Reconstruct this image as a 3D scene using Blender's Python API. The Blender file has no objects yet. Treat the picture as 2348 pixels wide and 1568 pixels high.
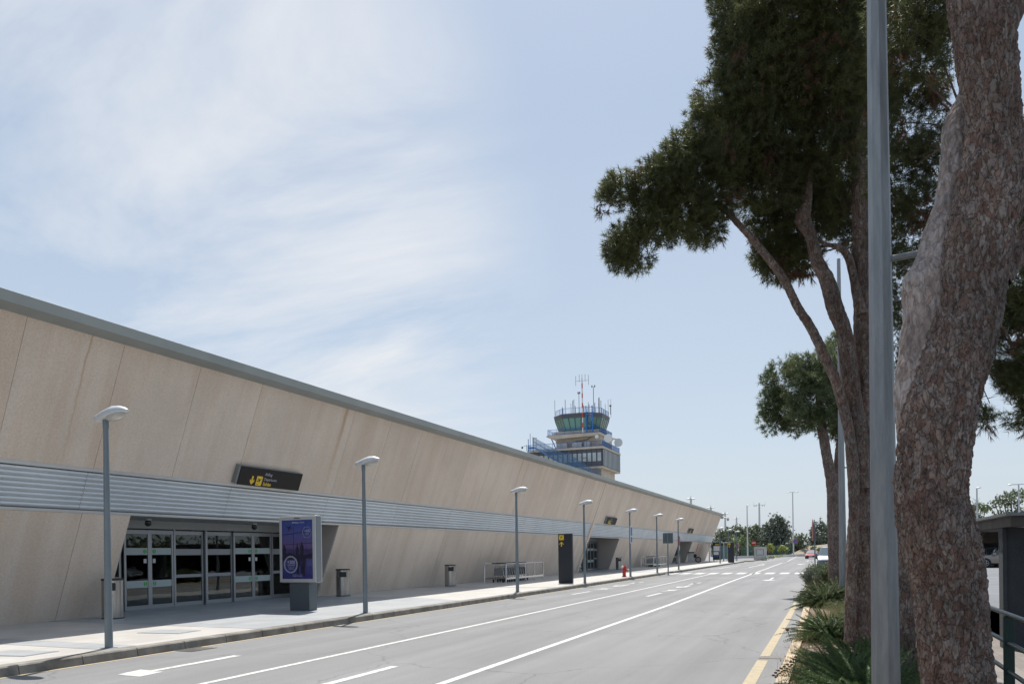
import bpy, bmesh, math, random
import numpy as np
from mathutils import Vector, Matrix, noise as mn
from math import radians, sin, cos, pi, sqrt, atan2
random.seed(7)
sc = bpy.context.scene
col = sc.collection

# ------------------------------------------------------------------ camera
FP, PX, VPX, VPY, ROLL, CH = 1826.0, 1174.0, 1911.0, 1257.0, 0.014, 1.72   # measured on a 2348 px wide view of the photo
yaw = math.atan((VPX-PX)/FP)
Fv = np.array([-sin(yaw), cos(yaw), 0.]); R0 = np.array([cos(yaw), sin(yaw), 0.]); Zv = np.array([0, 0, 1.])
Rv = R0*cos(ROLL)-Zv*sin(ROLL); Uv = R0*sin(ROLL)+Zv*cos(ROLL)
dY = np.array([0, 1., 0]); PY = VPY+FP*(dY@Uv)/(dY@Fv)
CP = np.array([0, 0, CH])
cam = bpy.data.cameras.new("camera"); co = bpy.data.objects.new("camera", cam); col.objects.link(co)
co.matrix_world = Matrix(((Rv[0], Uv[0], -Fv[0], 0), (Rv[1], Uv[1], -Fv[1], 0), (Rv[2], Uv[2], -Fv[2], CH), (0, 0, 0, 1)))
cam.sensor_width = 36; cam.lens = 36*FP/2348; cam.shift_y = (PY-784)/2348; cam.clip_end = 5000; cam.clip_start = 0.05
sc.camera = co
def ray(x, y): return Fv+Rv*(x-PX)/FP-Uv*(y-PY)/FP
def G(x, y, z=0.0):
    r = ray(x, y); return CP+r*((z-CH)/r[2])
def A(x, y, d): return CP+ray(x, y)*d
# ------------------------------------------------------------------ sun, sky
SUN = Vector((-.165, .52, 1)).normalized()
sl = bpy.data.lights.new("sun", 'SUN'); sl.energy = 4.6; sl.angle = radians(.53); sl.color = (1, .955, .88)
so = bpy.data.objects.new("sun", sl); col.objects.link(so); so.rotation_euler = SUN.to_track_quat('Z', 'Y').to_euler()
w = bpy.data.worlds.new("World"); sc.world = w; w.use_nodes = True
nt = w.node_tree; N = nt.nodes; Lk = nt.links; N.clear()
sky = N.new('ShaderNodeTexSky'); sky.sky_type = 'NISHITA'; sky.sun_disc = False
sky.sun_elevation = math.asin(SUN.z); sky.sun_rotation = atan2(SUN.x, SUN.y) % (2*pi)
sky.air_density = 1.0; sky.dust_density = 2.2; sky.ozone_density = 1.3; sky.altitude = 0
tc = N.new('ShaderNodeTexCoord'); sep = N.new('ShaderNodeSeparateXYZ'); Lk.new(tc.outputs['Generated'], sep.inputs[0])
def M(op, a, b=None, c=None, tree=nt):
    n = tree.nodes.new('ShaderNodeMath'); n.operation = op
    for i, v in enumerate((a, b, c)):
        if v is None: continue
        if isinstance(v, (int, float)): n.inputs[i].default_value = v
        else: tree.links.new(v, n.inputs[i])
    return n.outputs[0]
zz = M('ADD', M('MAXIMUM', sep.outputs[2], 0), .12)
cx = M('DIVIDE', sep.outputs[0], zz); cy = M('DIVIDE', sep.outputs[1], zz)
cb = N.new('ShaderNodeCombineXYZ'); Lk.new(cx, cb.inputs[0]); Lk.new(cy, cb.inputs[1])
mp = N.new('ShaderNodeMapping'); mp.inputs['Rotation'].default_value = (0, 0, radians(38)); mp.inputs['Scale'].default_value = (.45, 1.0, 1); mp.inputs['Location'].default_value = (2.3, .4, 0)
Lk.new(cb.outputs[0], mp.inputs[0])
cn = N.new('ShaderNodeTexNoise'); cn.inputs['Scale'].default_value = 1.5; cn.inputs['Detail'].default_value = 7; cn.inputs['Roughness'].default_value = .58; cn.inputs['Distortion'].default_value = .55
Lk.new(mp.outputs[0], cn.inputs['Vector'])
cr = N.new('ShaderNodeMapRange'); cr.inputs[1].default_value = .40; cr.inputs[2].default_value = .62; Lk.new(cn.outputs['Fac'], cr.inputs[0])
cd = ray(230, 640); cd = Vector(cd).normalized()
vd = N.new('ShaderNodeVectorMath'); vd.operation = 'DOT_PRODUCT'; Lk.new(tc.outputs['Generated'], vd.inputs[0]); vd.inputs[1].default_value = cd
mr = N.new('ShaderNodeMapRange'); mr.interpolation_type = 'SMOOTHSTEP'; mr.inputs[1].default_value = .865; mr.inputs[2].default_value = .955; Lk.new(vd.outputs['Value'], mr.inputs[0])
cm = M('MULTIPLY', cr.outputs[0], M('ADD', M('MULTIPLY', mr.outputs[0], .95), .03))
cm = M('MULTIPLY', cm, .95)
hg = N.new('ShaderNodeMapRange'); hg.inputs[1].default_value = 0.; hg.inputs[2].default_value = .5; Lk.new(sep.outputs[2], hg.inputs[0])
hc = N.new('ShaderNodeMixRGB'); hc.inputs[1].default_value = (4.6, 5.25, 5.9, 1); hc.inputs[2].default_value = (2.95, 3.75, 4.9, 1); Lk.new(hg.outputs[0], hc.inputs[0])
hz = N.new('ShaderNodeMixRGB'); hz.inputs[0].default_value = .78; Lk.new(hc.outputs[0], hz.inputs[2])   # thin high haze veil over the blue
Lk.new(sky.outputs[0], hz.inputs[1])
mx = N.new('ShaderNodeMixRGB'); Lk.new(cm, mx.inputs[0]); Lk.new(hz.outputs[0], mx.inputs[1]); mx.inputs[2].default_value = (5.75, 5.95, 6.25, 1)
bg = N.new('ShaderNodeBackground'); bg.inputs[1].default_value = .10; Lk.new(mx.outputs[0], bg.inputs[0])
wo = N.new('ShaderNodeOutputWorld'); Lk.new(bg.outputs[0], wo.inputs[0])
sc.view_settings.view_transform = 'Standard'; sc.view_settings.look = 'None'; sc.view_settings.exposure = 0.5; sc.view_settings.gamma = 1

# ------------------------------------------------------------------ materials
MAT = {}
def P(name, c, rough=.7, metal=0., var=0., vs=3., bump=0., bs=40., c2=None, spec=None, stretch=None, coords='Object', island=0., trans=0., fine=0.):
    m = bpy.data.materials.new(name); m.use_nodes = True; t = m.node_tree; b = t.nodes['Principled BSDF']
    b.inputs['Roughness'].default_value = rough; b.inputs['Metallic'].default_value = metal
    if spec is not None: b.inputs['Specular IOR Level'].default_value = spec
    c = tuple(c)+(1,); out = None
    tcn = t.nodes.new('ShaderNodeTexCoord'); vec = tcn.outputs[coords]
    if stretch:
        mpn = t.nodes.new('ShaderNodeMapping'); mpn.inputs['Scale'].default_value = stretch; t.links.new(vec, mpn.inputs[0]); vec = mpn.outputs[0]
    def noise(s, d=5, r=.6):
        n = t.nodes.new('ShaderNodeTexNoise'); n.inputs['Scale'].default_value = s; n.inputs['Detail'].default_value = d; n.inputs['Roughness'].default_value = r
        t.links.new(vec, n.inputs['Vector']); return n.outputs['Fac']
    if var or c2 or island or fine:
        c2 = tuple(c2)+(1,) if c2 else tuple(max(0, x*(1-var)) for x in c[:3])+(1,)
        mixn = t.nodes.new('ShaderNodeMixRGB'); mixn.inputs[1].default_value = c; mixn.inputs[2].default_value = c2
        rr = t.nodes.new('ShaderNodeMapRange'); rr.inputs[1].default_value = .35; rr.inputs[2].default_value = .65
        t.links.new(noise(vs), rr.inputs[0]); f = rr.outputs[0]
        if island:
            g = t.nodes.new('ShaderNodeNewGeometry'); f = M('ADD', M('MULTIPLY', f, 1-island, tree=t), M('MULTIPLY', g.outputs['Random Per Island'], island, tree=t), tree=t)
        t.links.new(f, mixn.inputs[0]); out = mixn.outputs[0]
        if fine:
            h = t.nodes.new('ShaderNodeHueSaturation'); t.links.new(out, h.inputs['Color'])
            t.links.new(M('ADD', M('MULTIPLY', noise(bs, 2), fine*2, tree=t), 1-fine, tree=t), h.inputs['Value']); out = h.outputs[0]
        t.links.new(out, b.inputs['Base Color'])
    else: b.inputs['Base Color'].default_value = c
    if bump:
        bn = t.nodes.new('ShaderNodeBump'); bn.inputs['Strength'].default_value = bump; bn.inputs['Distance'].default_value = .02
        t.links.new(noise(bs, 3), bn.inputs['Height']); t.links.new(bn.outputs[0], b.inputs['Normal'])
    if trans:
        tr = t.nodes.new('ShaderNodeBsdfTranslucent'); ms = t.nodes.new('ShaderNodeMixShader'); ms.inputs[0].default_value = trans
        if out: t.links.new(out, tr.inputs[0])
        else: tr.inputs[0].default_value = c
        t.links.new(b.outputs[0], ms.inputs[1]); t.links.new(tr.outputs[0], ms.inputs[2]); t.links.new(ms.outputs[0], t.nodes['Material Output'].inputs[0])
    MAT[name] = m; return m
P('asphalt', (.210, .211, .216), .88, var=.16, vs=.35, bump=.5, bs=90, fine=.22)
P('lot_asphalt', (.17, .18, .195), .9, var=.2, vs=.5, bump=.3, bs=60, fine=.15)
P('earth', (.20, .15, .11), .95, c2=(.12, .085, .06), vs=2, bump=.6, bs=30, fine=.25)
P('dry_ground', (.30, .25, .18), .95, c2=(.16, .15, .09), vs=.08, bump=.4, bs=5)
P('white_paint', (.60, .60, .58), .7, c2=(.36, .36, .355), vs=9, fine=.25, bs=50)
P('yellow_paint', (.40, .32, .19), .75, c2=(.30, .26, .19), vs=8, fine=.3, bs=50)
P('kerb_stone', (.25, .235, .21), .85, c2=(.13, .12, .105), vs=2.2, bump=.3, bs=60, fine=.2)
P('kerb_yellow', (.50, .37, .22), .8, c2=(.36, .30, .235), vs=4, bump=.3, bs=50, fine=.15)
P('fascia_metal', (.36, .385, .375), .45, .35, var=.12, vs=.8)
P('trim_metal', (.56, .57, .57), .45, .4, var=.08, vs=2)
P('louvre_metal', (.74, .77, .79), .42, .6, var=.08, vs=.6)
P('dark_gap', (.03, .03, .03), .9)
P('alu_frame', (.31, .325, .345), .35, .7)
P('door_header', (.34, .35, .35), .5, .4)
P('galv', (.31, .325, .335), .55, .45, c2=(.23, .245, .255), vs=2.2, stretch=(9, 9, 1.1), coords='Object', fine=.1, bs=14)
P('lamp_grey', (.20, .235, .26), .5, .35, var=.15, vs=3)
P('lamp_head', (.58, .59, .60), .4, .1, var=.08, vs=6)
P('lens', (.45, .44, .40), .12, 0, spec=.8)
P('steel', (.50, .48, .46), .25, .9, c2=(.35, .33, .31), vs=3, stretch=(14, 14, .5))
P('chrome', (.62, .61, .60), .22, .9)
P('black_plastic', (.018, .019, .022), .5)
P('totem_dark', (.016, .021, .030), .45)
P('sign_dark', (.018, .015, .015), .6, spec=.3)
P('sign_yellow', (.78, .52, .03), .5)
P('sign_white', (.62, .62, .62), .5)
P('sign_grey_text', (.42, .42, .45), .5)
P('sign_frame', (.24, .255, .265), .5, .4)
P('sign_back', (.10, .12, .135), .5, .3)
P('sign_red', (.55, .03, .025), .5)
P('dull_red', (.20, .035, .03), .5)
P('sign_blue', (.03, .14, .42), .5)
P('hydrant_red', (.50, .035, .025), .4, var=.25, vs=20)
P('concrete_wall', (.46, .40, .36), .9)
P('tower_concrete', (.62, .54, .45), .85, c2=(.50, .43, .35), vs=.6, fine=.1, bs=8)
P('tower_panel', (.095, .10, .125), .5, var=.15, vs=.7)
P('blue_rail', (.02, .17, .52), .45, var=.2, vs=3)
P('tower_glass', (.05, .16, .17), .08, .2, c2=(.09, .22, .22), vs=.5, spec=.9)
P('window_pale', (.55, .60, .62), .25, 0, c2=(.33, .38, .40), vs=.4, spec=.8)
P('window_sky_reflect', (.72, .78, .80), .3, 0, spec=.7)  # pale colour stands in for sky reflected in the tower's side windows
P('dish_white', (.70, .71, .72), .5)
P('mast_red', (.55, .06, .04), .5)
P('green_glass_pane', (.25, .4, .4), .1)
P('pier_wall', (.055, .060, .068), .92, var=.3, vs=1.5, bump=.3, bs=30, fine=.25)
P('canopy_beam', (.10, .09, .082), .9, c2=(.07, .064, .06), vs=2, bump=.2)  # base darkened to carry tree shade on the near edge beam
P('canopy_sheet', (.22, .225, .23), .6, .3, var=.2, vs=2)
P('rail_green', (.012, .035, .030), .45, .2)
P('rail_tube', (.11, .14, .145), .35, .7, var=.2, vs=8)
P('car_black', (.012, .013, .015), .25, spec=.6)
P('tyre', (.02, .02, .02), .85)
P('rim', (.45, .46, .47), .3, .8)
P('car_glass', (.03, .04, .045), .05, spec=.9)
P('car_glass_sky', (.16, .20, .22), .08, .2, spec=1.)
P('car_silver', (.16, .18, .21), .3, .5)
P('car_red', (.33, .015, .02), .22, .2, spec=.8)
P('car_brown', (.30, .26, .225), .3, .3)
P('car_white', (.6, .6, .6), .3)
P('headlamp', (.75, .78, .80), .08, .3, spec=1.)
P('plate_white', (.6, .6, .58), .5)
P('cabinet_white', (.60, .59, .56), .8, c2=(.48, .46, .42), vs=2)
P('pale_wall', (.55, .54, .52), .85)
P('fence_green', (.02, .10, .09), .6)
P('twig', (.13, .095, .07), .9, c2=(.08, .055, .04), vs=10)
P('needles', (.165, .175, .062), .45, c2=(.055, .070, .028), vs=1.3, island=.45, trans=.36)
P('needles_back', (.19, .22, .095), .45, c2=(.075, .105, .045), vs=1.0, island=.45, trans=.35)
P('needles_brown', (.20, .105, .062), .8, c2=(.12, .07, .045), vs=3, island=.5, trans=.15)
P('leaf_olive', (.17, .20, .11), .6, c2=(.09, .115, .065), vs=.35, island=.5, trans=.2)
P('leaf_bright', (.22, .28, .13), .6, c2=(.12, .17, .08), vs=.4, island=.5, trans=.2)
P('leaf_grey', (.18, .21, .16), .6, c2=(.09, .11, .085), vs=.35, island=.5, trans=.2)
P('leaf_yellow', (.34, .36, .09), .6, c2=(.20, .25, .07), vs=.5, island=.5, trans=.2)
P('fern', (.13, .20, .06), .5, c2=(.05, .085, .032), vs=2, island=.5, trans=.25)
P('shrub_green', (.17, .21, .085), .6, c2=(.075, .105, .045), vs=3, island=.5, trans=.2)
P('dry_grass', (.36, .29, .15), .8, c2=(.20, .19, .09), vs=3, island=.6, trans=.2)
P('far_trunk', (.13, .09, .07), .9)

def special():
    # cast stone cladding with rust streaks running down the slope
    m = bpy.data.materials.new('cladding'); m.use_nodes = True; t = m.node_tree; b = t.nodes['Principled BSDF']; b.inputs['Roughness'].default_value = .9
    tcn = t.nodes.new('ShaderNodeTexCoord'); o = tcn.outputs['Object']
    def nz(sc_, loc, s, d, r=.6):
        mpn = t.nodes.new('ShaderNodeMapping'); mpn.inputs['Scale'].default_value = sc_; mpn.inputs['Location'].default_value = loc; t.links.new(o, mpn.inputs[0])
        n = t.nodes.new('ShaderNodeTexNoise'); n.inputs['Scale'].default_value = s; n.inputs['Detail'].default_value = d; n.inputs['Roughness'].default_value = r; t.links.new(mpn.outputs[0], n.inputs['Vector']); return n.outputs['Fac']
    def rng(f, a, b_):
        r = t.nodes.new('ShaderNodeMapRange'); r.inputs[1].default_value = a; r.inputs[2].default_value = b_; t.links.new(f, r.inputs[0]); return r.outputs[0]
    def mix(f, a, c):
        q = t.nodes.new('ShaderNodeMixRGB')
        t.links.new(f, q.inputs[0])
        if isinstance(a, tuple): q.inputs[1].default_value = a
        else: t.links.new(a, q.inputs[1])
        q.inputs[2].default_value = c; return q.outputs[0]
    base = mix(rng(nz((1, 1, 1), (0, 0, 0), .45, 4), .35, .65), (.735, .62, .515, 1), (.66, .55, .455, 1))
    base = mix(M('MULTIPLY', rng(nz((.25, 1.4, .08), (0, 3, 0), 1.0, 5), .47, .66), .40, tree=t), base, (.56, .42, .30, 1))
    base = mix(M('MULTIPLY', rng(nz((.2, 3.2, .05), (0, 9, 0), 1.0, 4), .54, .70), .32, tree=t), base, (.70, .64, .58, 1))
    se = t.nodes.new('ShaderNodeSeparateXYZ'); t.links.new(o, se.inputs[0])
    # distinct rust runs at measured places
    acc = None
    for y0, wd in ((24.15, .17), (41.5, .12), (53.7, .20), (58.4, .12), (13.6, .05)):
        d = M('ABSOLUTE', M('SUBTRACT', M('ADD', se.outputs[1], M('MULTIPLY', nz((.3, .3, .6), (y0, 0, 0), 1.5, 3), .16, tree=t), tree=t), y0-16+.08, tree=t), tree=t)
        k = t.nodes.new('ShaderNodeMapRange'); k.interpolation_type = 'SMOOTHSTEP'; k.inputs[1].default_value = 0.; k.inputs[2].default_value = wd; k.inputs[3].default_value = .9; k.inputs[4].default_value = 0.; t.links.new(d, k.inputs[0])
        acc = k.outputs[0] if acc is None else M('MAXIMUM', acc, k.outputs[0], tree=t)
    acc = M('MULTIPLY', acc, rng(se.outputs[2], 3.4, 6.6), tree=t)
    base = mix(M('MULTIPLY', acc, .8, tree=t), base, (.50, .32, .18, 1))
    # damp greyish foot
    base = mix(M('MULTIPLY', rng(M('ADD', se.outputs[2], nz((1, .6, 1), (0, 0, 0), 1.2, 3), tree=t), 1.3, .5), .25, tree=t), base, (.48, .45, .42, 1))
    h = t.nodes.new('ShaderNodeHueSaturation'); t.links.new(base, h.inputs['Color']); f = nz((1, 1, 1), (0, 0, 0), 22, 3, .8)
    t.links.new(M('MULTIPLY', M('ADD', M('MULTIPLY', f, .62, tree=t), .69, tree=t), M('ADD', M('MULTIPLY', t.nodes.new('ShaderNodeNewGeometry').outputs['Random Per Island'], .10, tree=t), .95, tree=t), tree=t), h.inputs['Value']); t.links.new(h.outputs[0], b.inputs['Base Color'])
    bn = t.nodes.new('ShaderNodeBump'); bn.inputs['Strength'].default_value = .35; bn.inputs['Distance'].default_value = .01; t.links.new(nz((1, 1, 1), (0, 0, 0), 45, 3), bn.inputs['Height']); t.links.new(bn.outputs[0], b.inputs['Normal'])
    MAT['cladding'] = m
    # stone pavement: large slabs with fine joints; slate coloured field before the entrance
    for nm, ca, cb_ in (('paving', (.50, .485, .46, 1), (.44, .425, .40, 1)), ('paving_grey', (.37, .385, .40, 1), (.31, .325, .34, 1)), ('paving_walk', (.20, .175, .16, 1), (.15, .132, .122, 1))):  # walk tiles darkened in colour for the crown and canopy shade
        m = bpy.data.materials.new(nm); m.use_nodes = True; t = m.node_tree; b = t.nodes['Principled BSDF']; b.inputs['Roughness'].default_value = .42 if nm != 'paving_walk' else .8
        tcn = t.nodes.new('ShaderNodeTexCoord'); o = tcn.outputs['Object']
        br = t.nodes.new('ShaderNodeTexBrick'); br.inputs['Scale'].default_value = 1; br.inputs['Mortar Size'].default_value = .004; br.inputs['Brick Width'].default_value = .8 if nm != 'paving_walk' else .4; br.inputs['Row Height'].default_value = .5 if nm != 'paving_walk' else .2
        mpn = t.nodes.new('ShaderNodeMapping'); mpn.inputs['Rotation'].default_value = (0, 0, radians(90)); t.links.new(o, mpn.inputs[0]); t.links.new(mpn.outputs[0], br.inputs[0])
        br.inputs['Color1'].default_value = ca; br.inputs['Color2'].default_value = cb_; br.inputs['Mortar'].default_value = tuple(x*.6 for x in cb_[:3])+(1,)
        n = t.nodes.new('ShaderNodeTexNoise'); n.inputs['Scale'].default_value = 1.2; n.inputs['Detail'].default_value = 6; t.links.new(o, n.inputs['Vector'])
        h = t.nodes.new('ShaderNodeHueSaturation'); t.links.new(br.outputs[0], h.inputs['Color']); t.links.new(M('ADD', M('MULTIPLY', n.outputs['Fac'], .3, tree=t), .85, tree=t), h.inputs['Value']); t.links.new(h.outputs[0], b.inputs['Base Color'])
        MAT[nm] = m
    # door glass
    m = bpy.data.materials.new('door_glass'); m.use_nodes = True; t = m.node_tree; t.nodes.remove(t.nodes['Principled BSDF'])
    tr = t.nodes.new('ShaderNodeBsdfTransparent'); tr.inputs[0].default_value = (.45, .50, .50, 1); gl = t.nodes.new('ShaderNodeBsdfGlossy'); gl.inputs['Roughness'].default_value = .015; gl.inputs[0].default_value = (.9, .95, .95, 1)
    fr = t.nodes.new('ShaderNodeFresnel'); fr.inputs[0].default_value = 1.75
    n = t.nodes.new('ShaderNodeTexNoise'); n.inputs['Scale'].default_value = .9; bn = t.nodes.new('ShaderNodeBump'); bn.inputs['Strength'].default_value = .12; bn.inputs['Distance'].default_value = .02
    tcn = t.nodes.new('ShaderNodeTexCoord'); t.links.new(tcn.outputs['Object'], n.inputs['Vector']); t.links.new(n.outputs['Fac'], bn.inputs['Height']); t.links.new(bn.outputs[0], gl.inputs['Normal'])
    ms = t.nodes.new('ShaderNodeMixShader'); t.links.new(fr.outputs[0], ms.inputs[0]); t.links.new(tr.outputs[0], ms.inputs[1]); t.links.new(gl.outputs[0], ms.inputs[2]); t.links.new(ms.outputs[0], t.nodes['Material Output'].inputs[0])
    MAT['door_glass'] = m
    for nm, cA, in (('asphalt', (.188, .188, .192, 1)),):
        m = bpy.data.materials.new(nm); m.use_nodes = True; t = m.node_tree; b = t.nodes['Principled BSDF']; b.inputs['Roughness'].default_value = .86
        tcn = t.nodes.new('ShaderNodeTexCoord'); o = tcn.outputs['Object']
        def nz2(sc_, s, d, r=.6):
            mpn = t.nodes.new('ShaderNodeMapping'); mpn.inputs['Scale'].default_value = sc_; t.links.new(o, mpn.inputs[0])
            n = t.nodes.new('ShaderNodeTexNoise'); n.inputs['Scale'].default_value = s; n.inputs['Detail'].default_value = d; n.inputs['Roughness'].default_value = r; t.links.new(mpn.outputs[0], n.inputs['Vector']); return n.outputs['Fac']
        def mrg(f, a, b_, c_, d_):
            q = t.nodes.new('ShaderNodeMapRange'); q.inputs[1].default_value = a; q.inputs[2].default_value = b_; q.inputs[3].default_value = c_; q.inputs[4].default_value = d_; t.links.new(f, q.inputs[0]); return q.outputs[0]
        f1 = mrg(nz2((1, 1, 1), 60, 3, .9), .3, .7, .68, 1.32)           # aggregate
        f2 = mrg(nz2((1.1, .035, 1), 1.3, 5), .3, .7, .84, 1.13)         # wheel tracks along the lanes
        f3 = mrg(nz2((1, .5, 1), .35, 6), .35, .65, .90, 1.08)           # patches
        f4 = mrg(nz2((1, .25, 1), 2.5, 6, .75), .62, .78, 1., .80)       # oil and tar marks
        vv = t.nodes.new('ShaderNodeTexVoronoi'); vv.feature = 'DISTANCE_TO_EDGE'; vv.inputs['Scale'].default_value = .22
        mxn = t.nodes.new('ShaderNodeMixRGB'); mxn.blend_type = 'ADD'; mxn.inputs[0].default_value = .9; nq = t.nodes.new('ShaderNodeTexNoise'); nq.inputs['Scale'].default_value = 1.2; nq.inputs['Detail'].default_value = 6; t.links.new(o, nq.inputs['Vector']); t.links.new(o, mxn.inputs[1]); t.links.new(nq.outputs['Color'], mxn.inputs[2]); t.links.new(mxn.outputs[0], vv.inputs['Vector'])
        f5 = mrg(vv.outputs['Distance'], .0, .006, .72, 1.)
        f = M('MULTIPLY', M('MULTIPLY', f1, f2, tree=t), M('MULTIPLY', f3, M('MULTIPLY', f4, f5, tree=t), tree=t), tree=t)
        h = t.nodes.new('ShaderNodeHueSaturation'); h.inputs['Color'].default_value = cA; t.links.new(f, h.inputs['Value']); t.links.new(h.outputs[0], b.inputs['Base Color'])
        bn = t.nodes.new('ShaderNodeBump'); bn.inputs['Strength'].default_value = .5; bn.inputs['Distance'].default_value = .01; t.links.new(f1, bn.inputs['Height']); t.links.new(bn.outputs[0], b.inputs['Normal'])
        MAT[nm] = m
    # frosted band decal
    P('frost', (.42, .50, .50), .4); P('frost_grey', (.33, .34, .37), .45); P('door_green', (.05, .42, .06), .5)
    # see-through mesh of the stair cage
    m = bpy.data.materials.new('blue_mesh'); m.use_nodes = True; t = m.node_tree; b = t.nodes['Principled BSDF']; b.inputs['Base Color'].default_value = (.09, .19, .32, 1); b.inputs['Roughness'].default_value = .6; b.inputs['Alpha'].default_value = .34
    MAT['blue_mesh'] = m
    m = bpy.data.materials.new('fence_mesh'); m.use_nodes = True; t = m.node_tree; b = t.nodes['Principled BSDF']; b.inputs['Base Color'].default_value = (.02, .09, .08, 1); b.inputs['Alpha'].default_value = .4
    MAT['fence_mesh'] = m
    # pine bark: scaly plates, reddish to grey
    for nm, ca, cb_, cc, s in (('bark', (.16, .092, .068, 1), (.25, .21, .185, 1), (.042, .029, .024, 1), 9.), ('bark_pale', (.37, .33, .31, 1), (.33, .25, .215, 1), (.24, .19, .17, 1), 6.)):
        m = bpy.data.materials.new(nm); m.use_nodes = True; t = m.node_tree; b = t.nodes['Principled BSDF']; b.inputs['Roughness'].default_value = .9
        tcn = t.nodes.new('ShaderNodeTexCoord'); o = tcn.outputs['Object']
        mpn = t.nodes.new('ShaderNodeMapping'); mpn.inputs['Scale'].default_value = (1.4, 1.4, .66); t.links.new(o, mpn.inputs[0])
        nn = t.nodes.new('ShaderNodeTexNoise'); nn.inputs['Scale'].default_value = 7; nn.inputs['Detail'].default_value = 4; t.links.new(mpn.outputs[0], nn.inputs['Vector'])
        mxv = t.nodes.new('ShaderNodeMixRGB'); mxv.blend_type = 'ADD'; mxv.inputs[0].default_value = .22; t.links.new(mpn.outputs[0], mxv.inputs[1]); t.links.new(nn.outputs['Color'], mxv.inputs[2])
        v = t.nodes.new('ShaderNodeTexVoronoi'); v.inputs['Scale'].default_value = s*2.2; t.links.new(mxv.outputs[0], v.inputs['Vector'])
        v2 = t.nodes.new('ShaderNodeTexVoronoi'); v2.feature = 'DISTANCE_TO_EDGE'; v2.inputs['Scale'].default_value = s*2.2; t.links.new(mxv.outputs[0], v2.inputs['Vector'])
        sp = t.nodes.new('ShaderNodeSeparateXYZ'); t.links.new(v.outputs['Color'], sp.inputs[0])
        q = t.nodes.new('ShaderNodeMixRGB'); q.inputs[1].default_value = ca; q.inputs[2].default_value = cb_; t.links.new(sp.outputs[0], q.inputs[0])
        n2 = t.nodes.new('ShaderNodeTexNoise'); n2.inputs['Scale'].default_value = 2.2; n2.inputs['Detail'].default_value = 6; t.links.new(o, n2.inputs['Vector'])
        q2 = t.nodes.new('ShaderNodeMixRGB'); q2.blend_type = 'MULTIPLY'; q2.inputs[0].default_value = .8; t.links.new(q.outputs[0], q2.inputs[1])
        rr = t.nodes.new('ShaderNodeMapRange'); rr.inputs[1].default_value = .3; rr.inputs[2].default_value = .7; rr.inputs[3].default_value = .55; rr.inputs[4].default_value = 1.35; t.links.new(n2.outputs['Fac'], rr.inputs[0]); t.links.new(rr.outputs[0], q2.inputs[2])
        q3 = t.nodes.new('ShaderNodeMixRGB'); q3.inputs[1].default_value = cc; t.links.new(q2.outputs[0], q3.inputs[2])
        mp4 = t.nodes.new('ShaderNodeMapping'); mp4.inputs['Scale'].default_value = (1, 1, .3); t.links.new(o, mp4.inputs[0]); n4 = t.nodes.new('ShaderNodeTexNoise'); n4.inputs['Scale'].default_value = 26; n4.inputs['Detail'].default_value = 6; n4.inputs['Roughness'].default_value = .7; n4.inputs['Distortion'].default_value = .8; t.links.new(mp4.outputs[0], n4.inputs['Vector'])
        r4 = t.nodes.new('ShaderNodeMapRange'); r4.inputs[1].default_value = .36; r4.inputs[2].default_value = .6; r4.inputs[3].default_value = .6; r4.inputs[4].default_value = 1.25; t.links.new(n4.outputs['Fac'], r4.inputs[0])
        q5 = t.nodes.new('ShaderNodeMixRGB'); q5.blend_type = 'MULTIPLY'; q5.inputs[0].default_value = 1
        r3 = t.nodes.new('ShaderNodeMapRange'); r3.inputs[1].default_value = -.02; r3.inputs[2].default_value = .10; t.links.new(v2.outputs['Distance'], r3.inputs[0]); t.links.new(r3.outputs[0], q3.inputs[0]); t.links.new(q3.outputs[0], q5.inputs[1]); t.links.new(r4.outputs[0], q5.inputs[2]); t.links.new(q5.outputs[0], b.inputs['Base Color'])
        n3 = t.nodes.new('ShaderNodeTexNoise'); n3.inputs['Scale'].default_value = 45; n3.inputs['Detail'].default_value = 4; t.links.new(o, n3.inputs['Vector'])
        hh = M('ADD', M('MULTIPLY', r3.outputs[0], .4, tree=t), M('ADD', M('MULTIPLY', r4.outputs[0], .5, tree=t), M('MULTIPLY', n3.outputs['Fac'], .4, tree=t), tree=t), tree=t)
        bn = t.nodes.new('ShaderNodeBump'); bn.inputs['Strength'].default_value = .8; bn.inputs['Distance'].default_value = .012; t.links.new(hh, bn.inputs['Height']); t.links.new(bn.outputs[0], b.inputs['Normal'])
        MAT[nm] = m
    # poster: dusk sky gradient behind an airport window (printed colours)
    m = bpy.data.materials.new('poster'); m.use_nodes = True; t = m.node_tree; b = t.nodes['Principled BSDF']; b.inputs['Roughness'].default_value = .15
    tcn = t.nodes.new('ShaderNodeTexCoord'); se = t.nodes.new('ShaderNodeSeparateXYZ'); t.links.new(tcn.outputs['Object'], se.inputs[0])
    rmp = t.nodes.new('ShaderNodeValToRGB'); e = rmp.color_ramp.elements
    e[0].position = 0; e[0].color = (.030, .030, .16, 1); e[1].position = 1; e[1].color = (.022, .055, .22, 1)
    for p_, c_ in ((.20, (.06, .06, .20, 1)), (.42, (.03, .025, .09, 1)), (.47, (.10, .065, .18, 1)), (.66, (.065, .07, .23, 1)), (.84, (.035, .06, .25, 1))):
        k = e.new(p_); k.color = c_
    mr_ = t.nodes.new('ShaderNodeMapRange'); mr_.inputs[1].default_value = 1.02; mr_.inputs[2].default_value = 2.72; t.links.new(se.outputs[2], mr_.inputs[0]); t.links.new(mr_.outputs[0], rmp.inputs[0]); t.links.new(rmp.outputs[0], b.inputs['Base Color'])
    MAT['poster'] = m
special()
P('poster_dark', (.012, .010, .035), .3); P('poster_text', (.42, .44, .52), .4); P('poster_line', (.12, .13, .22), .4)

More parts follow.
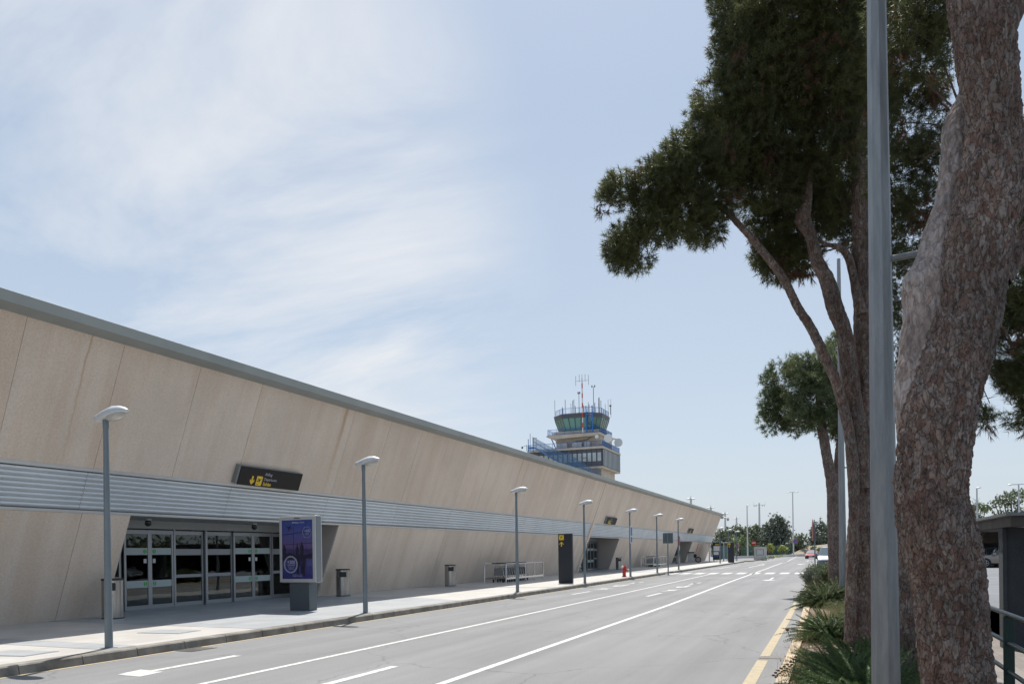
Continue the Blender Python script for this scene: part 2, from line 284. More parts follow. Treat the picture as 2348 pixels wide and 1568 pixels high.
# ------------------------------------------------------------------ mesh helpers
def link(name, me, mat, parent=None, smooth=False):
    o = bpy.data.objects.new(name, me); col.objects.link(o)
    if mat: me.materials.append(MAT[mat])
    if parent is not None: o.parent = parent
    if smooth:
        me.polygons.foreach_set('use_smooth', np.ones(len(me.polygons), dtype=bool))
    return o
def fast(name, V, Fc, mat, parent=None, smooth=False):
    V = np.asarray(V, dtype=np.float32).reshape(-1, 3); Fc = np.asarray(Fc, dtype=np.int32); k = Fc.shape[1]
    me = bpy.data.meshes.new(name); me.vertices.add(len(V)); me.vertices.foreach_set('co', V.ravel())
    me.loops.add(Fc.size); me.loops.foreach_set('vertex_index', Fc.ravel()); me.polygons.add(len(Fc))
    me.polygons.foreach_set('loop_start', np.arange(0, Fc.size, k, dtype=np.int32)); me.polygons.foreach_set('loop_total', np.full(len(Fc), k, dtype=np.int32))
    me.update(calc_edges=True); return link(name, me, mat, parent, smooth)
class MB:
    def __init__(s): s.v = []; s.f = []
    def add(s, v, f, Mx=None):
        n = len(s.v)
        s.v += [tuple(Mx @ Vector(p)) if Mx else tuple(p) for p in v]; s.f += [tuple(i+n for i in q) for q in f]; return s
    def box(s, x0, x1, y0, y1, z0, z1, Mx=None):
        v = [(x, y, z) for z in (z0, z1) for y in (y0, y1) for x in (x0, x1)]
        return s.add(v, [(0, 2, 3, 1), (4, 5, 7, 6), (0, 1, 5, 4), (2, 6, 7, 3), (0, 4, 6, 2), (1, 3, 7, 5)], Mx)
    def rbox(s, x0, x1, y0, y1, z0, z1, r=.02, Mx=None):
        bm = bmesh.new(); bmesh.ops.create_cube(bm, size=1)
        for v in bm.verts: v.co = Vector(((x0+x1)/2+v.co.x*(x1-x0), (y0+y1)/2+v.co.y*(y1-y0), (z0+z1)/2+v.co.z*(z1-z0)))
        bmesh.ops.bevel(bm, geom=bm.edges[:], offset=r, segments=2, affect='EDGES', profile=.5)
        bm.verts.index_update(); s.add([v.co.copy() for v in bm.verts], [[v.index for v in f.verts] for f in bm.faces], Mx); bm.free(); return s
    def tube(s, pts, r, n=8, cap=True, Mx=None):
        pts = [Vector(p) for p in pts]; rs = r if hasattr(r, '__len__') else [r]*len(pts); v = []; f = []
        up = Vector((0, 0, 1)); prev = None
        for i, p in enumerate(pts):
            t = (pts[min(i+1, len(pts)-1)]-pts[max(i-1, 0)]).normalized()
            if prev is None: a = t.cross(up if abs(t.z) < .95 else Vector((1, 0, 0))).normalized()
            else: a = (prev-t*prev.dot(t)).normalized()
            prev = a; b = t.cross(a)
            for k in range(n): v.append(p+(a*cos(2*pi*k/n)+b*sin(2*pi*k/n))*rs[i])
        for i in range(len(pts)-1):
            for k in range(n): f.append((i*n+k, i*n+(k+1) % n, (i+1)*n+(k+1) % n, (i+1)*n+k))
        if cap: f.append(tuple(range(n))[::-1]); f.append(tuple((len(pts)-1)*n+k for k in range(n)))
        return s.add(v, f, Mx)
    def prism(s, poly, axis, a, b, Mx=None):
        # poly: list of 2D points; axis 'x','y','z' = extrusion axis
        def mkp(p, t): return {'x': (t, p[0], p[1]), 'y': (p[0], t, p[1]), 'z': (p[0], p[1], t)}[axis]
        n = len(poly); v = [mkp(p, a) for p in poly]+[mkp(p, b) for p in poly]
        f = [tuple(range(n)), tuple(range(2*n-1, n-1, -1))]+[(i, i+n, (i+1) % n+n, (i+1) % n) for i in range(n)]
        return s.add(v, f, Mx)
    def ell(s, c, r, n=12, m=8, Mx=None):
        v = []; f = []
        for i in range(m+1):
            th = pi*i/m
            for k in range(n): v.append((c[0]+r[0]*sin(th)*cos(2*pi*k/n), c[1]+r[1]*sin(th)*sin(2*pi*k/n), c[2]+r[2]*cos(th)))
        for i in range(m):
            for k in range(n): f.append((i*n+k, (i+1)*n+k, (i+1)*n+(k+1) % n, i*n+(k+1) % n))
        return s.add(v, f, Mx)
    def build(s, name, mat, parent=None, smooth=False, W=False, fix=True):
        v = s.v
        if W and parent is not None:
            l = parent.location; v = [(p[0]-l[0], p[1]-l[1], p[2]-l[2]) for p in v]
        me = bpy.data.meshes.new(name); me.from_pydata(v, [], s.f)
        if fix:
            bm = bmesh.new(); bm.from_mesh(me); bmesh.ops.recalc_face_normals(bm, faces=bm.faces); bm.to_mesh(me); bm.free()
        me.update(); o = link(name, me, mat, parent, False)
        if smooth:
            me.polygons.foreach_set('use_smooth', [True]*len(me.polygons))
            try: me.set_sharp_from_angle(angle=radians(40))
            except Exception: pass
        return o
def tag(o, label=None, cat=None, group=None, kind=None):
    if label: o['label'] = label
    if cat: o['category'] = cat
    if group: o['group'] = group
    if kind: o['kind'] = kind
    return o
def thing(name, label, cat, loc=(0, 0, 0), rz=0, group=None):
    o = bpy.data.objects.new(name, None); col.objects.link(o); o.location = tuple(float(q) for q in loc); o.rotation_euler = (0, 0, rz); o.empty_display_size = .1
    return tag(o, label, cat, group)
def struct(mb, name, mat, smooth=False): return tag(mb.build(name, mat, None, smooth), kind='structure')
def dup(root, loc, rz=None, label=None, group=None):
    def cp(o, par):
        c = o.copy(); col.objects.link(c); c.parent = par
        for ch in o.children: cp(ch, c)
        return c
    r = cp(root, None); r.location = tuple(float(q) for q in loc)
    if rz is not None: r.rotation_euler = (0, 0, rz)
    if label: r['label'] = label
    if group: r['group'] = group
    return r
def text(body, size, name, mat, parent, Mx, align='LEFT', ext=.002, bold=0.):
    c = bpy.data.curves.new(name, 'FONT'); c.body = body; c.size = size; c.align_x = align; c.extrude = ext; c.offset = bold; c.resolution_u = 3
    o = bpy.data.objects.new(name, c); me = bpy.data.meshes.new_from_object(o); bpy.data.objects.remove(o); me.transform(Mx)
    me.materials.clear(); return link(name, me, mat, parent)
def frame_m(o, x, y):
    x = Vector(x).normalized(); y = Vector(y).normalized(); z = x.cross(y)
    return Matrix(((x[0], y[0], z[0], o[0]), (x[1], y[1], z[1], o[1]), (x[2], y[2], z[2], o[2]), (0, 0, 0, 1)))

# ------------------------------------------------------------------ ground, road, pavement
def flat(poly, z, mb=None):
    mb = mb or MB(); return mb.add([(p[0], p[1], z) for p in poly], [tuple(range(len(poly)))])
gm = MB()
gy = [-60, 120, 160, 200, 320, 3000]; gz_ = [-.03, -.03, .17, .40, 1.1, 1.1]
def gh(y): return float(np.interp(y, [-1e4, 120, 160, 200, 320, 1e4], [0, 0, .2, .43, 1.13, 1.13]))
for i in range(5):
    gm.add([(-2500, gy[i], gz_[i]), (2500, gy[i], gz_[i]), (2500, gy[i+1], gz_[i+1]), (-2500, gy[i+1], gz_[i+1])], [(0, 1, 2, 3)])
struct(gm, 'ground', 'dry_ground')
rm = MB()
ys = [-30, 120, 160, 200, 330]
for i in range(4):
    a, b = ys[i], ys[i+1]; rm.add([(-11.35 if a < 60 else -11.35, a, gh(a)), (4, a, gh(a)), (4, b, gh(b)), (-11.35, b, gh(b))], [(0, 1, 2, 3)])
struct(rm, 'road', 'asphalt')
rm = MB()
for i, (a, b) in enumerate(((112, 120), (120, 160), (160, 200), (200, 330))):
    rm.add([(-60, a, gh(a)+.002), (-11.35, a, gh(a)+.002), (-11.35, b, gh(b)+.002), (-60, b, gh(b)+.002)], [(0, 1, 2, 3)])
struct(rm, 'side_road', 'asphalt')
# pavement
pv = MB(); pv.box(-22, -11.65, -30, 112, -.1, .15); struct(pv, 'pavement', 'paving')
pg = MB(); flat([(-19.6, 14.4), (-11.66, 14.0), (-11.66, 24.2), (-14.5, 25.7), (-19.6, 25.7)], .154, pg); flat([(-18.4, 10.4), (-11.66, 10.1), (-11.66, 10.75), (-18.4, 11.1)], .154, pg)
for y in (33.5, 58.0, 66.0): flat([(-18.4, y), (-11.66, y), (-11.66, y+.7), (-18.4, y+.7)], .154, pg)
flat([(-19.4, 59.6), (-13.6, 59.6), (-13.6, 68.5), (-19.4, 68.5)], .155, pg)
struct(pg, 'pavement_band', 'paving_grey')
# left kerb of separate stones with open joints, dropped at the crossing
kb = MB(); y = -6.; 
while y < 112:
    if not (57.2 < y < 60.6):
        zt = .15
        kb.prism([(-11.65, -.1), (-11.32, -.1), (-11.36, zt-.02), (-11.38, zt+.002), (-11.65, zt+.002)], 'y', y+.006, y+1.09)
    else: kb.box(-11.65, -11.34, y+.006, y+1.09, -.1, .02)
    y += 1.1
struct(kb, 'kerb', 'kerb_stone')
# road markings
mk = MB(); Z1 = .004
flat([(-8.04, -5), (-7.92, -5), (-7.92, 20), (-8.1, 57.5), (-8.22, 57.5), (-8.04, 20)], Z1, mk)
def strip(pts, wd, z=Z1, mb=mk):
    for (a, b) in zip(pts[:-1], pts[1:]):
        d = Vector((b[0]-a[0], b[1]-a[1])); n = Vector((-d.y, d.x)).normalized()*wd/2
        mb.add([(a[0]-n.x, a[1]-n.y, z+gh(a[1])), (a[0]+n.x, a[1]+n.y, z+gh(a[1])), (b[0]+n.x, b[1]+n.y, z+gh(b[1])), (b[0]-n.x, b[1]-n.y, z+gh(b[1]))], [(0, 1, 2, 3)])
strip([(-4.83, -5), (-4.86, 25)], .13); strip([(-4.86, 25), (-5.2, 45), (-5.55, 75), (-6.0, 106)], .14)
def gp(L, ox, oy, s): return [tuple(G((ox+x/s)*.587, (oy+y_/s)*.587)[:2]) for x, y_ in L]
flat(gp([(830, 1325), (985, 1340), (1155, 1305), (1090, 1302), (1705, 1192), (1650, 1189), (1060, 1296), (990, 1290)], 0, 1900, 1.806), Z1, mk)
flat([(-6.42, 6.4), (-6.25, 6.4), (-6.22, 10.7), (-6.36, 10.7)], Z1, mk)
flat([(-6.75, 6.2), (-6.33, 4.6), (-5.95, 6.2), (-6.25, 6.4), (-6.42, 6.4)], Z1, mk)
for cx_, y0 in ((-9.9, 31.), (-6.6, 30.)):
    strip([(cx_, y0), (cx_+.06, y0+2.4)], .15)
    flat([(cx_-.25, y0+3.6), (cx_+.12, y0+4.5), (cx_+.35, y0+4.4), (cx_+.12, y0+4.9), (cx_+.28, y0+5.9), (cx_-.02, y0+5.1), (cx_-.22, y0+5.2), (cx_-.08, y0+4.7)], Z1, mk)
    flat([(cx_-.25, y0+7.2), (cx_+.22, y0+7.9), (cx_+.12, y0+8.1), (cx_+.12, y0+9.6), (cx_-.02, y0+9.6), (cx_-.05, y0+8.2), (cx_-.35, y0+8.4)], Z1, mk)
    strip([(cx_-.2, y0+10.8), (cx_+.02, y0+13.2)], .15); flat([(cx_-.35, y0+11.9), (cx_-.1, y0+11.5), (cx_+.02, y0+12.4)], Z1, mk)
flat([(-3.75, 46.9), (-3.42, 45.8), (-3.0, 47.15), (-3.3, 47.4), (-3.35, 50.9), (-3.48, 50.9), (-3.42, 47.4)], Z1, mk)
for k in range(10): flat([(-2.55-1.0*k-.0, 58.4), (-1.95-1.0*k, 58.4), (-1.95-1.0*k, 61.8), (-2.55-1.0*k, 61.8)], Z1, mk)
strip([(-9.9, 76), (-9.6, 92)], .12); strip([(-11.0, 66), (-10.2, 73), (-9.9, 84)], .10)
strip([(-7.6, 80), (-7.5, 93)], .14); flat([(-7.9, 92.5), (-7.1, 92.5), (-7.5, 97)], Z1, mk)
for k in range(9): strip([(-10.8+1.15*k, 104.4), (-10.1+1.15*k, 104.4)], .45)
for k in range(13): strip([(-10.3+.06*k, 117+5.5*k), (-8.2+.16*k, 120+5.5*k)], .45)
strip([(-6, 118), (-7.0, 190), (-8, 260)], .14); strip([(-3.4, 117), (-3.4, 125)], .14); flat([(-3.9, 96), (-2.9, 96), (-3.4, 92)], Z1, mk)
struct(mk, 'road_marking', 'white_paint')
ym = MB(); strip([(-11.26, -5), (-11.26, 57)], .10, Z1, ym); strip([(-.98, 3), (-1.04, 12.9)], .16, Z1, ym); strip([(-1.045, 13.4), (-1.07, 20), (-1.12, 27)], .15, Z1, ym)
struct(ym, 'yellow_marking', 'yellow_paint')
dm = MB(); strip([(-1.12, 13.15), (-.75, 13.18)], .05, .004, dm); struct(dm, 'drain_cut', 'earth')
# manhole covers and gutter grate
for (x, y, lb) in ((-13.1, 12.95, 'square grey access cover in the pavement nearest the first entrance'), (-12.75, 9.3, 'square grey access cover in the pavement at the foot of the first lamp post')):
    t = thing('access_cover', lb, 'cover', (x, y, .15), .1, 'access covers in the pavement')
    MB().box(-.52, .52, -.35, .35, -.01, .008).build('cover_frame', 'paving_grey', t); MB().box(-.48, .48, -.31, .31, -.01, .012).build('lid', 'paving_grey', t)
t = thing('gutter_grate', 'small dark iron drain grate in the gutter beside the left kerb', 'drain', (-11.1, 11.6, 0))
g = MB()
for k in range(9): g.box(-.22, .22, -.3+.07*k, -.27+.07*k, 0, .008)
g.build('grate', 'kerb_stone', t); MB().box(-.23, .23, -.32, .33, -.02, .004).build('pit', 'dark_gap', t)

# right side: planting strip with kerb, walk, parking lot
def rk(y): return float(np.interp(y, [-5, 17, 25, 38, 50, 62], [-.66, -.70, -.82, -1.2, -1.45, -1.6]))
ky = [-5, 0, 5, 10, 14, 17, 21, 25, 30, 38, 46, 54, 62]
sm = MB()
for a, b in zip(ky[:-1], ky[1:]):
    n = 6; xa = np.linspace(rk(a)+.18, 1.62, n); xb = np.linspace(rk(b)+.18, 1.62, n)
    for i in range(n-1):
        sm.add([(xa[i], a, .10), (xa[i+1], a, .10), (xb[i+1], b, .10), (xb[i], b, .10)], [(0, 1, 2, 3)])
struct(sm, 'planting_strip', 'earth')
kr = MB(); y = -4.
while y < 62:
    L_ = 1.0; a, b = y+.008, y+L_-.008; x0, x1 = rk(a), rk(b)
    v = [(x0-.02, a, -.05), (x0+.17, a, -.05), (x0+.17, a, .13), (x0+.015, a, .125), (x1-.02, b, -.05), (x1+.17, b, -.05), (x1+.17, b, .13), (x1+.015, b, .125)]
    kr.add(v, [(0, 1, 2, 3), (7, 6, 5, 4), (0, 4, 5, 1), (1, 5, 6, 2), (2, 6, 7, 3), (3, 7, 4, 0)]); y += L_
struct(kr, 'yellow_kerb', 'kerb_yellow')
wk = MB(); flat([(1.62, -5), (2.95, -5), (2.95, 60), (1.62, 60)], .004, wk); struct(wk, 'walkway', 'paving_walk')
lt = MB(); flat([(2.95, -40), (90, -40), (90, 118), (2.95, 118)], .0, lt); struct(lt, 'parking_lot', 'lot_asphalt')
bm_ = MB()
for k in range(14): strip([(9+2.6*k, 62), (9+2.6*k, 67)], .12, .004, bm_)
strip([(4, 24.6), (30, 24.6)], .25, .004, bm_)
struct(bm_, 'parking_marking', 'white_paint')
rw = MB(); rw.box(-60, -11.4, 113.2, 113.5, 0, .12); struct(rw, 'far_kerb', 'kerb_stone')
isl = MB()
for a, b in ((119, 140), (140, 160), (160, 200)):
    isl.add([(-10.95 if a == 119 else -10.55, a, gh(a)+.12), (-10.6 if b != 200 else -10.2, b, gh(b)+.12), (-12.4, b, gh(b)+.12), (-12.0, a, gh(a)+.12)], [(0, 1, 2, 3)])
    isl.add([(-10.95 if a == 119 else -10.55, a, gh(a)), (-10.6 if b != 200 else -10.2, b, gh(b)), (-10.6 if b != 200 else -10.2, b, gh(b)+.12), (-10.95 if a == 119 else -10.55, a, gh(a)+.12)], [(0, 1, 2, 3)])
isl.add([(-10.95, 119, 0), (-12.0, 119, 0), (-12.0, 119, .12), (-10.95, 119, .12)], [(0, 1, 2, 3)])
struct(isl, 'traffic_island', 'kerb_stone')

# ------------------------------------------------------------------ terminal building
SL = .374
def wx(z, off=0.): return -18.5+SL*(z-.15)+off
T = thing('terminal_building', 'long low airport terminal clad in beige stone panels leaning out over the pavement', 'building', (-18.5, 16, 0))
Y0, Y1 = -13.36, 126.0
E1, E2, E3 = (16.0, 25.72), (59.4, 68.75), (98.2, 107.9)
JO = [11.98+2.535*k for k in range(-10, 46)]
def panels(zb, zt, segs, th=.06, name='upper_wall'):
    mb = MB()
    for (a, b) in segs:
        cuts = [a]+[j for j in JO if a+.15 < j < b-.15]+[b]
        for i, (p, q) in enumerate(zip(cuts[:-1], cuts[1:])):
            g0 = .006 if i else 0; g1 = .006 if i < len(cuts)-2 else 0
            of = random.uniform(-.004, .004)
            mb.prism([(wx(zb, of), zb), (wx(zt, of), zt), (wx(zt)-th, zt), (wx(zb)-th, zb)], 'y', p+g0, q-g1)
    return mb
segs_low = [(Y0, E1[0]), (E1[1], E2[0]), (E2[1], E3[0]), (E3[1], Y1)]
pu = panels(3.97, 6.93, [(Y0, Y1)]); pu.build('upper_wall', 'cladding', T, W=True)
for sg_ in segs_low: panels(.15, 2.87, [sg_]).build('lower_wall', 'cladding', T, W=True)
# solid core behind the panels
cm_ = MB()
for (a, b) in segs_low:
    cm_.prism([(wx(.15)-.065, .10), (wx(2.87)-.065, 2.865), (-19.62, 2.865), (-19.62, .10)], 'y', a+.002, b-.002)
cm_.build('wall_core', 'concrete_wall', T, W=True)
cc = MB(); cc.prism([(wx(2.95)-.12, 2.98), (wx(6.95)-.07, 6.95), (-60, 6.95), (-60, 2.98)], 'y', Y0, Y1-.03); cc.build('wall_core', 'dark_gap', T, W=True)
cc = MB()
cc.box(-60, -19.7, Y0, 15.9, .16, 2.97); cc.box(-60, -19.7, 25.8, E2[0]-.1, .16, 2.97); cc.box(-60, -19.7, E2[1]+.1, E3[0]-.1, .16, 2.97); cc.box(-60, -19.7, E3[1]+.1, Y1-.03, .16, 2.97)
cc.build('wall_core', 'concrete_wall', T, W=True)
# end wall (y=126) facing away, stone coloured
ew = MB(); ew.prism([(wx(.15), .15), (wx(6.93), 6.93), (-60, 6.93), (-60, .15)], 'y', Y1-.02, Y1+.04); ew.build('end_wall', 'cladding', T, W=True)
# fascia and roof
fa = MB(); fa.prism([(wx(6.93)+.04, 6.93), (-15.62, 7.02), (-15.58, 7.24), (-15.66, 7.27), (-16.5, 7.27), (-16.5, 6.94)], 'y', Y0, Y1+.25); fa.build('roof_fascia', 'fascia_metal', T, W=True)
rf = MB(); rf.box(-60, -16.5, Y0, Y1+.2, 6.96, 7.26); rf.build('roof', 'fascia_metal', T, W=True)
# louvre band between upper and lower walls, with joints
zb, zt, nr = 2.955, 3.875, 8
prof = []
hz_ = (zt-zb)/nr
for k in range(nr):
    z = zb+k*hz_
    for (dz, dx) in ((0, -.055), (.18, -.015), (.42, .012), (.68, .010), (.88, -.012), (.97, -.05)):
        prof.append((wx(z+dz*hz_, dx), z+dz*hz_))
def band(a, b, name='louvre_band'):
    mb = MB(); n = len(prof)
    cuts = [a]+[c for c in [a+5.07*i+2.4 for i in range(60)] if a+1 < c < b-1]+[b]
    for p, q in zip(cuts[:-1], cuts[1:]):
        base = len(mb.v)
        for yy in (p+.004, q-.004): mb.v += [(x, yy, z) for x, z in prof]
        mb.f += [(base+i, base+i+1, base+n+i+1, base+n+i) for i in range(n-1)]
    return mb
bd = band(Y0, 58.85); b2 = band(59.45, Y1); o_ = len(bd.v); bd.v += b2.v; bd.f += [tuple(i+o_ for i in f) for f in b2.f]
bd.build('louvre_band', 'louvre_metal', T, W=True, smooth=True, fix=False)
tr = MB()
for (a, b) in ((Y0, 58.85), (59.45, Y1)):
    tr.prism([(wx(3.885, .015), 3.885), (wx(3.968, .015), 3.968), (wx(3.968)-.1, 3.968), (wx(3.885)-.1, 3.885)], 'y', a, b)
    tr.prism([(wx(2.872, .02), 2.872), (wx(2.94, .02), 2.94), (wx(2.94)-.1, 2.94), (wx(2.872)-.1, 2.872)], 'y', a, b)
tr.build('metal_trim', 'trim_metal', T, W=True)
dv = MB(); dv.prism([(wx(.15, .07), .15), (wx(6.93, .035), 6.93), (wx(6.93, -.05), 6.93), (wx(.15, -.05), .15)], 'y', 58.87, 59.4); dv.build('pilaster', 'cladding', T, W=True)
# entrances
def entrance(ya, yb, full=True):
    X = -19.5
    hd = MB(); hd.box(X-.10, X+.02, ya, yb, 2.62, 2.87); hd.build('door_header', 'door_header', T, W=True)
    MB().box(-19.7, wx(2.87)-.1, ya, yb, 2.868, 2.93).build('entrance_soffit', 'door_header', T, W=True)
    L = yb-ya; mid = (ya+yb)/2; s = L/9.72
    ed = [(-4.68, -3.38, 0), (-3.32, -2.36, 1), (-2.36, -1.42, 1), (-1.34, -.06, 0), (.06, 1.32, 0), (1.32, 2.33, 1), (2.33, 3.33, 1), (3.42, 4.68, 0)]
    for (a, b, sl_) in ed:
        a = mid+a*s; b = mid+b*s; xx = X+(.03 if sl_ else -.03); f = MB()
        zt_ = 2.58; fw = .075
        f.box(xx-.025, xx+.025, a, a+fw, .16, zt_); f.box(xx-.025, xx+.025, b-fw, b, .16, zt_); f.box(xx-.024, xx+.024, a+fw, b-fw, zt_-.12, zt_); f.box(xx-.024, xx+.024, a+fw, b-fw, .16, .29)
        d = f.build('sliding_door' if sl_ else 'fixed_panel', 'alu_frame', T, W=True)
        MB().box(xx-.006-X, xx+.006-X, a+fw, b-fw, .29, zt_-.12).build('glass', 'door_glass', d).location = (X+18.5, -16, 0)
        for (z0, z1) in ((1.82, 2.03), (.80+.03, 1.04)) if sl_ else ((1.80, 2.0), (1.08, 1.18)):
            MB().box(xx+.008-X, xx+.011-X, a+fw, b-fw, z0, z1).build('frosted_band', 'frost' if sl_ else 'frost_grey', d).location = (X+18.5, -16, 0)
            if sl_:
                yc = (b-fw-.10) if abs(b-(mid-2.36*s)) < .02 or abs(b-(mid+2.33*s)) < .02 else (a+fw+.10)
                zc = (z0+z1)/2; dd = MB()
                for sg in (-1, 1):
                    pts = [(yc+sg*(.012+.055*sin(pi*i/8)), zc-.07*cos(pi*i/8)) for i in range(9)]
                    dd.prism(pts, 'x', xx+.012-X, xx+.014-X)
                dd.build('green_symbol', 'door_green', d).location = (X+18.5, -16, 0)
            elif full and z0 > 1.5:
                tk = MB(); yy = a+fw+.08; i = 0
                while yy < b-fw-.05:
                    h_ = .07 if i % 4 else .045
                    tk.box(xx+.012-X, xx+.0135-X, yy, yy+.008, z0+.03, z0+.03+h_)
                    if i % 4 == 1: tk.box(xx+.012-X, xx+.0135-X, yy-.03, yy+.04, z0+.06, z0+.068)
                    yy += .095; i += 1
                tk.build('lettering', 'sign_grey_text', d).location = (X+18.5, -16, 0)
        if sl_ and full:
            yc = (b-fw-.10) if abs(b-(mid-2.36*s)) < .02 or abs(b-(mid+2.33*s)) < .02 else (a+fw+.10)
            MB().box(xx+.008-X, xx+.010-X, yc-.055, yc+.055, 1.57, 1.70).build('paper_notice', 'sign_white', d).location = (X+18.5, -16, 0)
    ps = MB()
    for yy in (-4.70, -1.38, 0, 3.375, 4.70): MB().box(X-.06, X+.07, mid+yy*s-.035, mid+yy*s+.035, .155, 2.618).build('door_post', 'alu_frame', T, W=True)
    # room behind
    rmb = MB(); rmb.box(-26, X-.12, ya-.3, yb+.3, .15, .156); rmb.build('lobby_floor', 'paving_grey', T, W=True)
    r2 = MB(); r2.box(-26.05, -26, ya-.3, yb+.3, .156, 2.9); r2.box(-26, X-.2, ya-.35, ya-.3, .156, 2.9); r2.box(-26, X-.2, yb+.3, yb+.35, .156, 2.9); r2.box(-26, X-.12, ya-.3, yb+.3, 2.9, 2.92)
    r2.build('lobby_wall', 'door_header', T, W=True)
    r3 = MB()
    for yy in np.linspace(ya+1, yb-1, 5): MB().box(-22.1, -21.9, yy, yy+.12, .157, 2.9).build('inner_door_frame', 'alu_frame', T, W=True)
entrance(*E1); entrance(*E2, full=False); entrance(*E3, full=False)
# wall signs above the entrances
def wall_sign(ya, yb, label, full):
    z0, z1 = 3.972, 4.55; n = Vector((1, 0, -SL)).normalized(); up = Vector((SL, 0, 1)).normalized()
    O = Vector((wx(z0), ya, z0))+n*.0
    t = thing('departures_sign', label, 'sign', O, 0, 'departure signs on the terminal wall')
    hh = (z1-z0)*sqrt(1+SL*SL); L = yb-ya
    Mx = frame_m((0, 0, 0), (0, 1, 0), up)
    MB().box(-.07, L+.02, .04, hh+.012, .01, .16, Mx).build('sign_case', 'sign_frame', t)
    MB().box(0, L, .03, hh, .15, .182, Mx).build('face', 'sign_dark', t)
    Mf = Mx @ Matrix.Translation((0, 0, .1825))
    a = MB(); a.prism([(.575, .35), (.645, .35), (.645, .19), (.71, .25), (.71, .17), (.61, .07), (.51, .17), (.51, .25), (.575, .19)], 'z', 0, .003, Mf); a.build('arrow', 'sign_yellow', t)
    a = MB(); a.prism([(.80, .08), (.82, .06), (1.05, .06), (1.07, .08), (1.07, .35), (1.05, .37), (.82, .37), (.80, .35)], 'z', 0, .003, Mf); ic = a.build('plane_symbol', 'sign_yellow', t)
    a = MB(); Mg = Mf @ Matrix.Translation((.935, .23, .004)) @ Matrix.Rotation(radians(28), 4, 'Z') @ Matrix.Scale(.72, 4)
    a.prism([(-.14, -.015), (.13, -.012), (.15, .01), (.13, .025), (.04, .03), (-.02, .12), (-.06, .12), (-.03, .03), (-.10, .025), (-.13, .06), (-.15, .06)], 'z', 0, .002, Mg)
    a.prism([(0, -.01), (.04, -.01), (0, -.09), (-.04, -.09)], 'z', .0003, .0023, Mg); a.box(.84, .92, .095, .11, .004, .006, Mf); a.build('plane_mark', 'sign_dark', ic)
    text('Abflug', .135, 'lettering', 'sign_grey_text', t, Mf @ Matrix.Translation((1.14, .41, 0)), bold=.0)
    text('Departures', .135, 'lettering', 'sign_grey_text', t, Mf @ Matrix.Translation((1.14, .25, 0)))
    text('Salidas', .15, 'lettering', 'sign_yellow', t, Mf @ Matrix.Translation((1.14, .085, 0)), bold=.003)
    return t
wall_sign(19.45, 22.46, 'wide dark sign reading Abflug Departures Salidas on the wall above the nearest entrance', True)
wall_sign(62.0, 65.0, 'dark departures sign above the second entrance beside the stone pilaster', True)
wall_sign(101.3, 104.3, 'small far departures sign above the third entrance near the end of the terminal', True)
# dome cameras under the soffit
def dome(x, y, z, label, arm=None):
    t = thing('security_camera', label, 'camera', (x, y, z), 0, 'security cameras on the terminal')
    MB().tube([(0, 0, 0), (0, 0, -.05)], .09, 16).build('base_plate', 'trim_metal', t)
    m = MB(); m.tube([(0, 0, -.05), (0, 0, -.12)], [.05, .10], 16); m.build('housing', 'trim_metal', t)
    MB().ell((0, 0, -.125), (.095, .095, .10), 16, 8).build('dome', 'black_plastic', t, smooth=True)
dome(-18.55, 17.6, 2.868, 'small black dome camera under the entrance soffit, nearer the left jamb')
dome(-18.55, 22.2, 2.868, 'small black dome camera under the entrance soffit, close beside the advertising panel')
t = thing('security_camera', 'white dome camera on a short arm at the far top corner of the terminal', 'camera', (-15.95, 126.1, 6.7), 0, 'security cameras on the terminal')
MB().tube([(0, 0, 0), (.8, .1, .05)], .06).build('arm', 'trim_metal', t); MB().ell((.1, .05, .02), (.22, .2, .2)).build('junction_box', 'cabinet_white', t); MB().ell((.95, .1, -.25), (.2, .2, .28)).build('dome', 'cabinet_white', t, smooth=True)
t = thing('wall_speaker', 'small dark box lamp fixed low on the stone pilaster beside the second entrance', 'wall lamp', (wx(2.1, .07), 59.1, 2.1))
MB().prism([(-.02, -.45), (.04, -.5), (.14, -.45), (.1, 0)], 'y', -.12, .12).build('box', 'sign_back', t); MB().rbox(.0, .16, .14, .34, .15, .42).build('bell', 'sign_back', t)

# ------------------------------------------------------------------ lamp posts along the kerb
def lamp0(loc, label):
    t = thing('street_lamp', label, 'street lamp', loc, 0, 'short street lamps along the kerb')
    MB().tube([(0, 0, 0), (0, 0, .6), (0, 0, 3.95)], [.068, .066, .043], 16).build('pole', 'lamp_grey', t, smooth=True)
    b = MB(); b.box(-.10, .10, -.10, .10, -.002, .012); b.build('base_plate', 'lamp_grey', t)
    Mx = Matrix.Translation((0, 0, 3.98)) @ Matrix.Rotation(radians(-9), 4, 'Y')
    MB().tube([(0, 0, 3.86), (0, 0, 4.03)], .052, 14).build('spigot', 'lamp_grey', t, smooth=True)
    h = MB()
    prof_ = [(-.22, .05, .055, .03), (-.20, .075, .085, .05), (-.10, .10, .10, .05), (.05, .135, .13, .045), (.22, .15, .15, .03), (.38, .13, .12, .02), (.48, .085, .07, .015), (.535, .02, .02, .008)]
    n = 14; base = []
    for (x, hw, up, dn) in prof_:
        for k in range(n):
            a = 2*pi*k/n; base.append((x, hw*cos(a), (.07+up*sin(a)) if sin(a) >= 0 else (.07+dn*sin(a))))
    f = [(i*n+k, i*n+(k+1) % n, (i+1)*n+(k+1) % n, (i+1)*n+k) for i in range(len(prof_)-1) for k in range(n)]+[tuple(range(n)), tuple(range((len(prof_)-1)*n, len(prof_)*n))]
    h.add(base, f, Mx); h.build('lamp_head', 'lamp_head', t, smooth=True)
    MB().ell((.24, 0, .045), (.22, .115, .085), 16, 8, Mx).build('lens', 'lens', t, smooth=True)
    return t
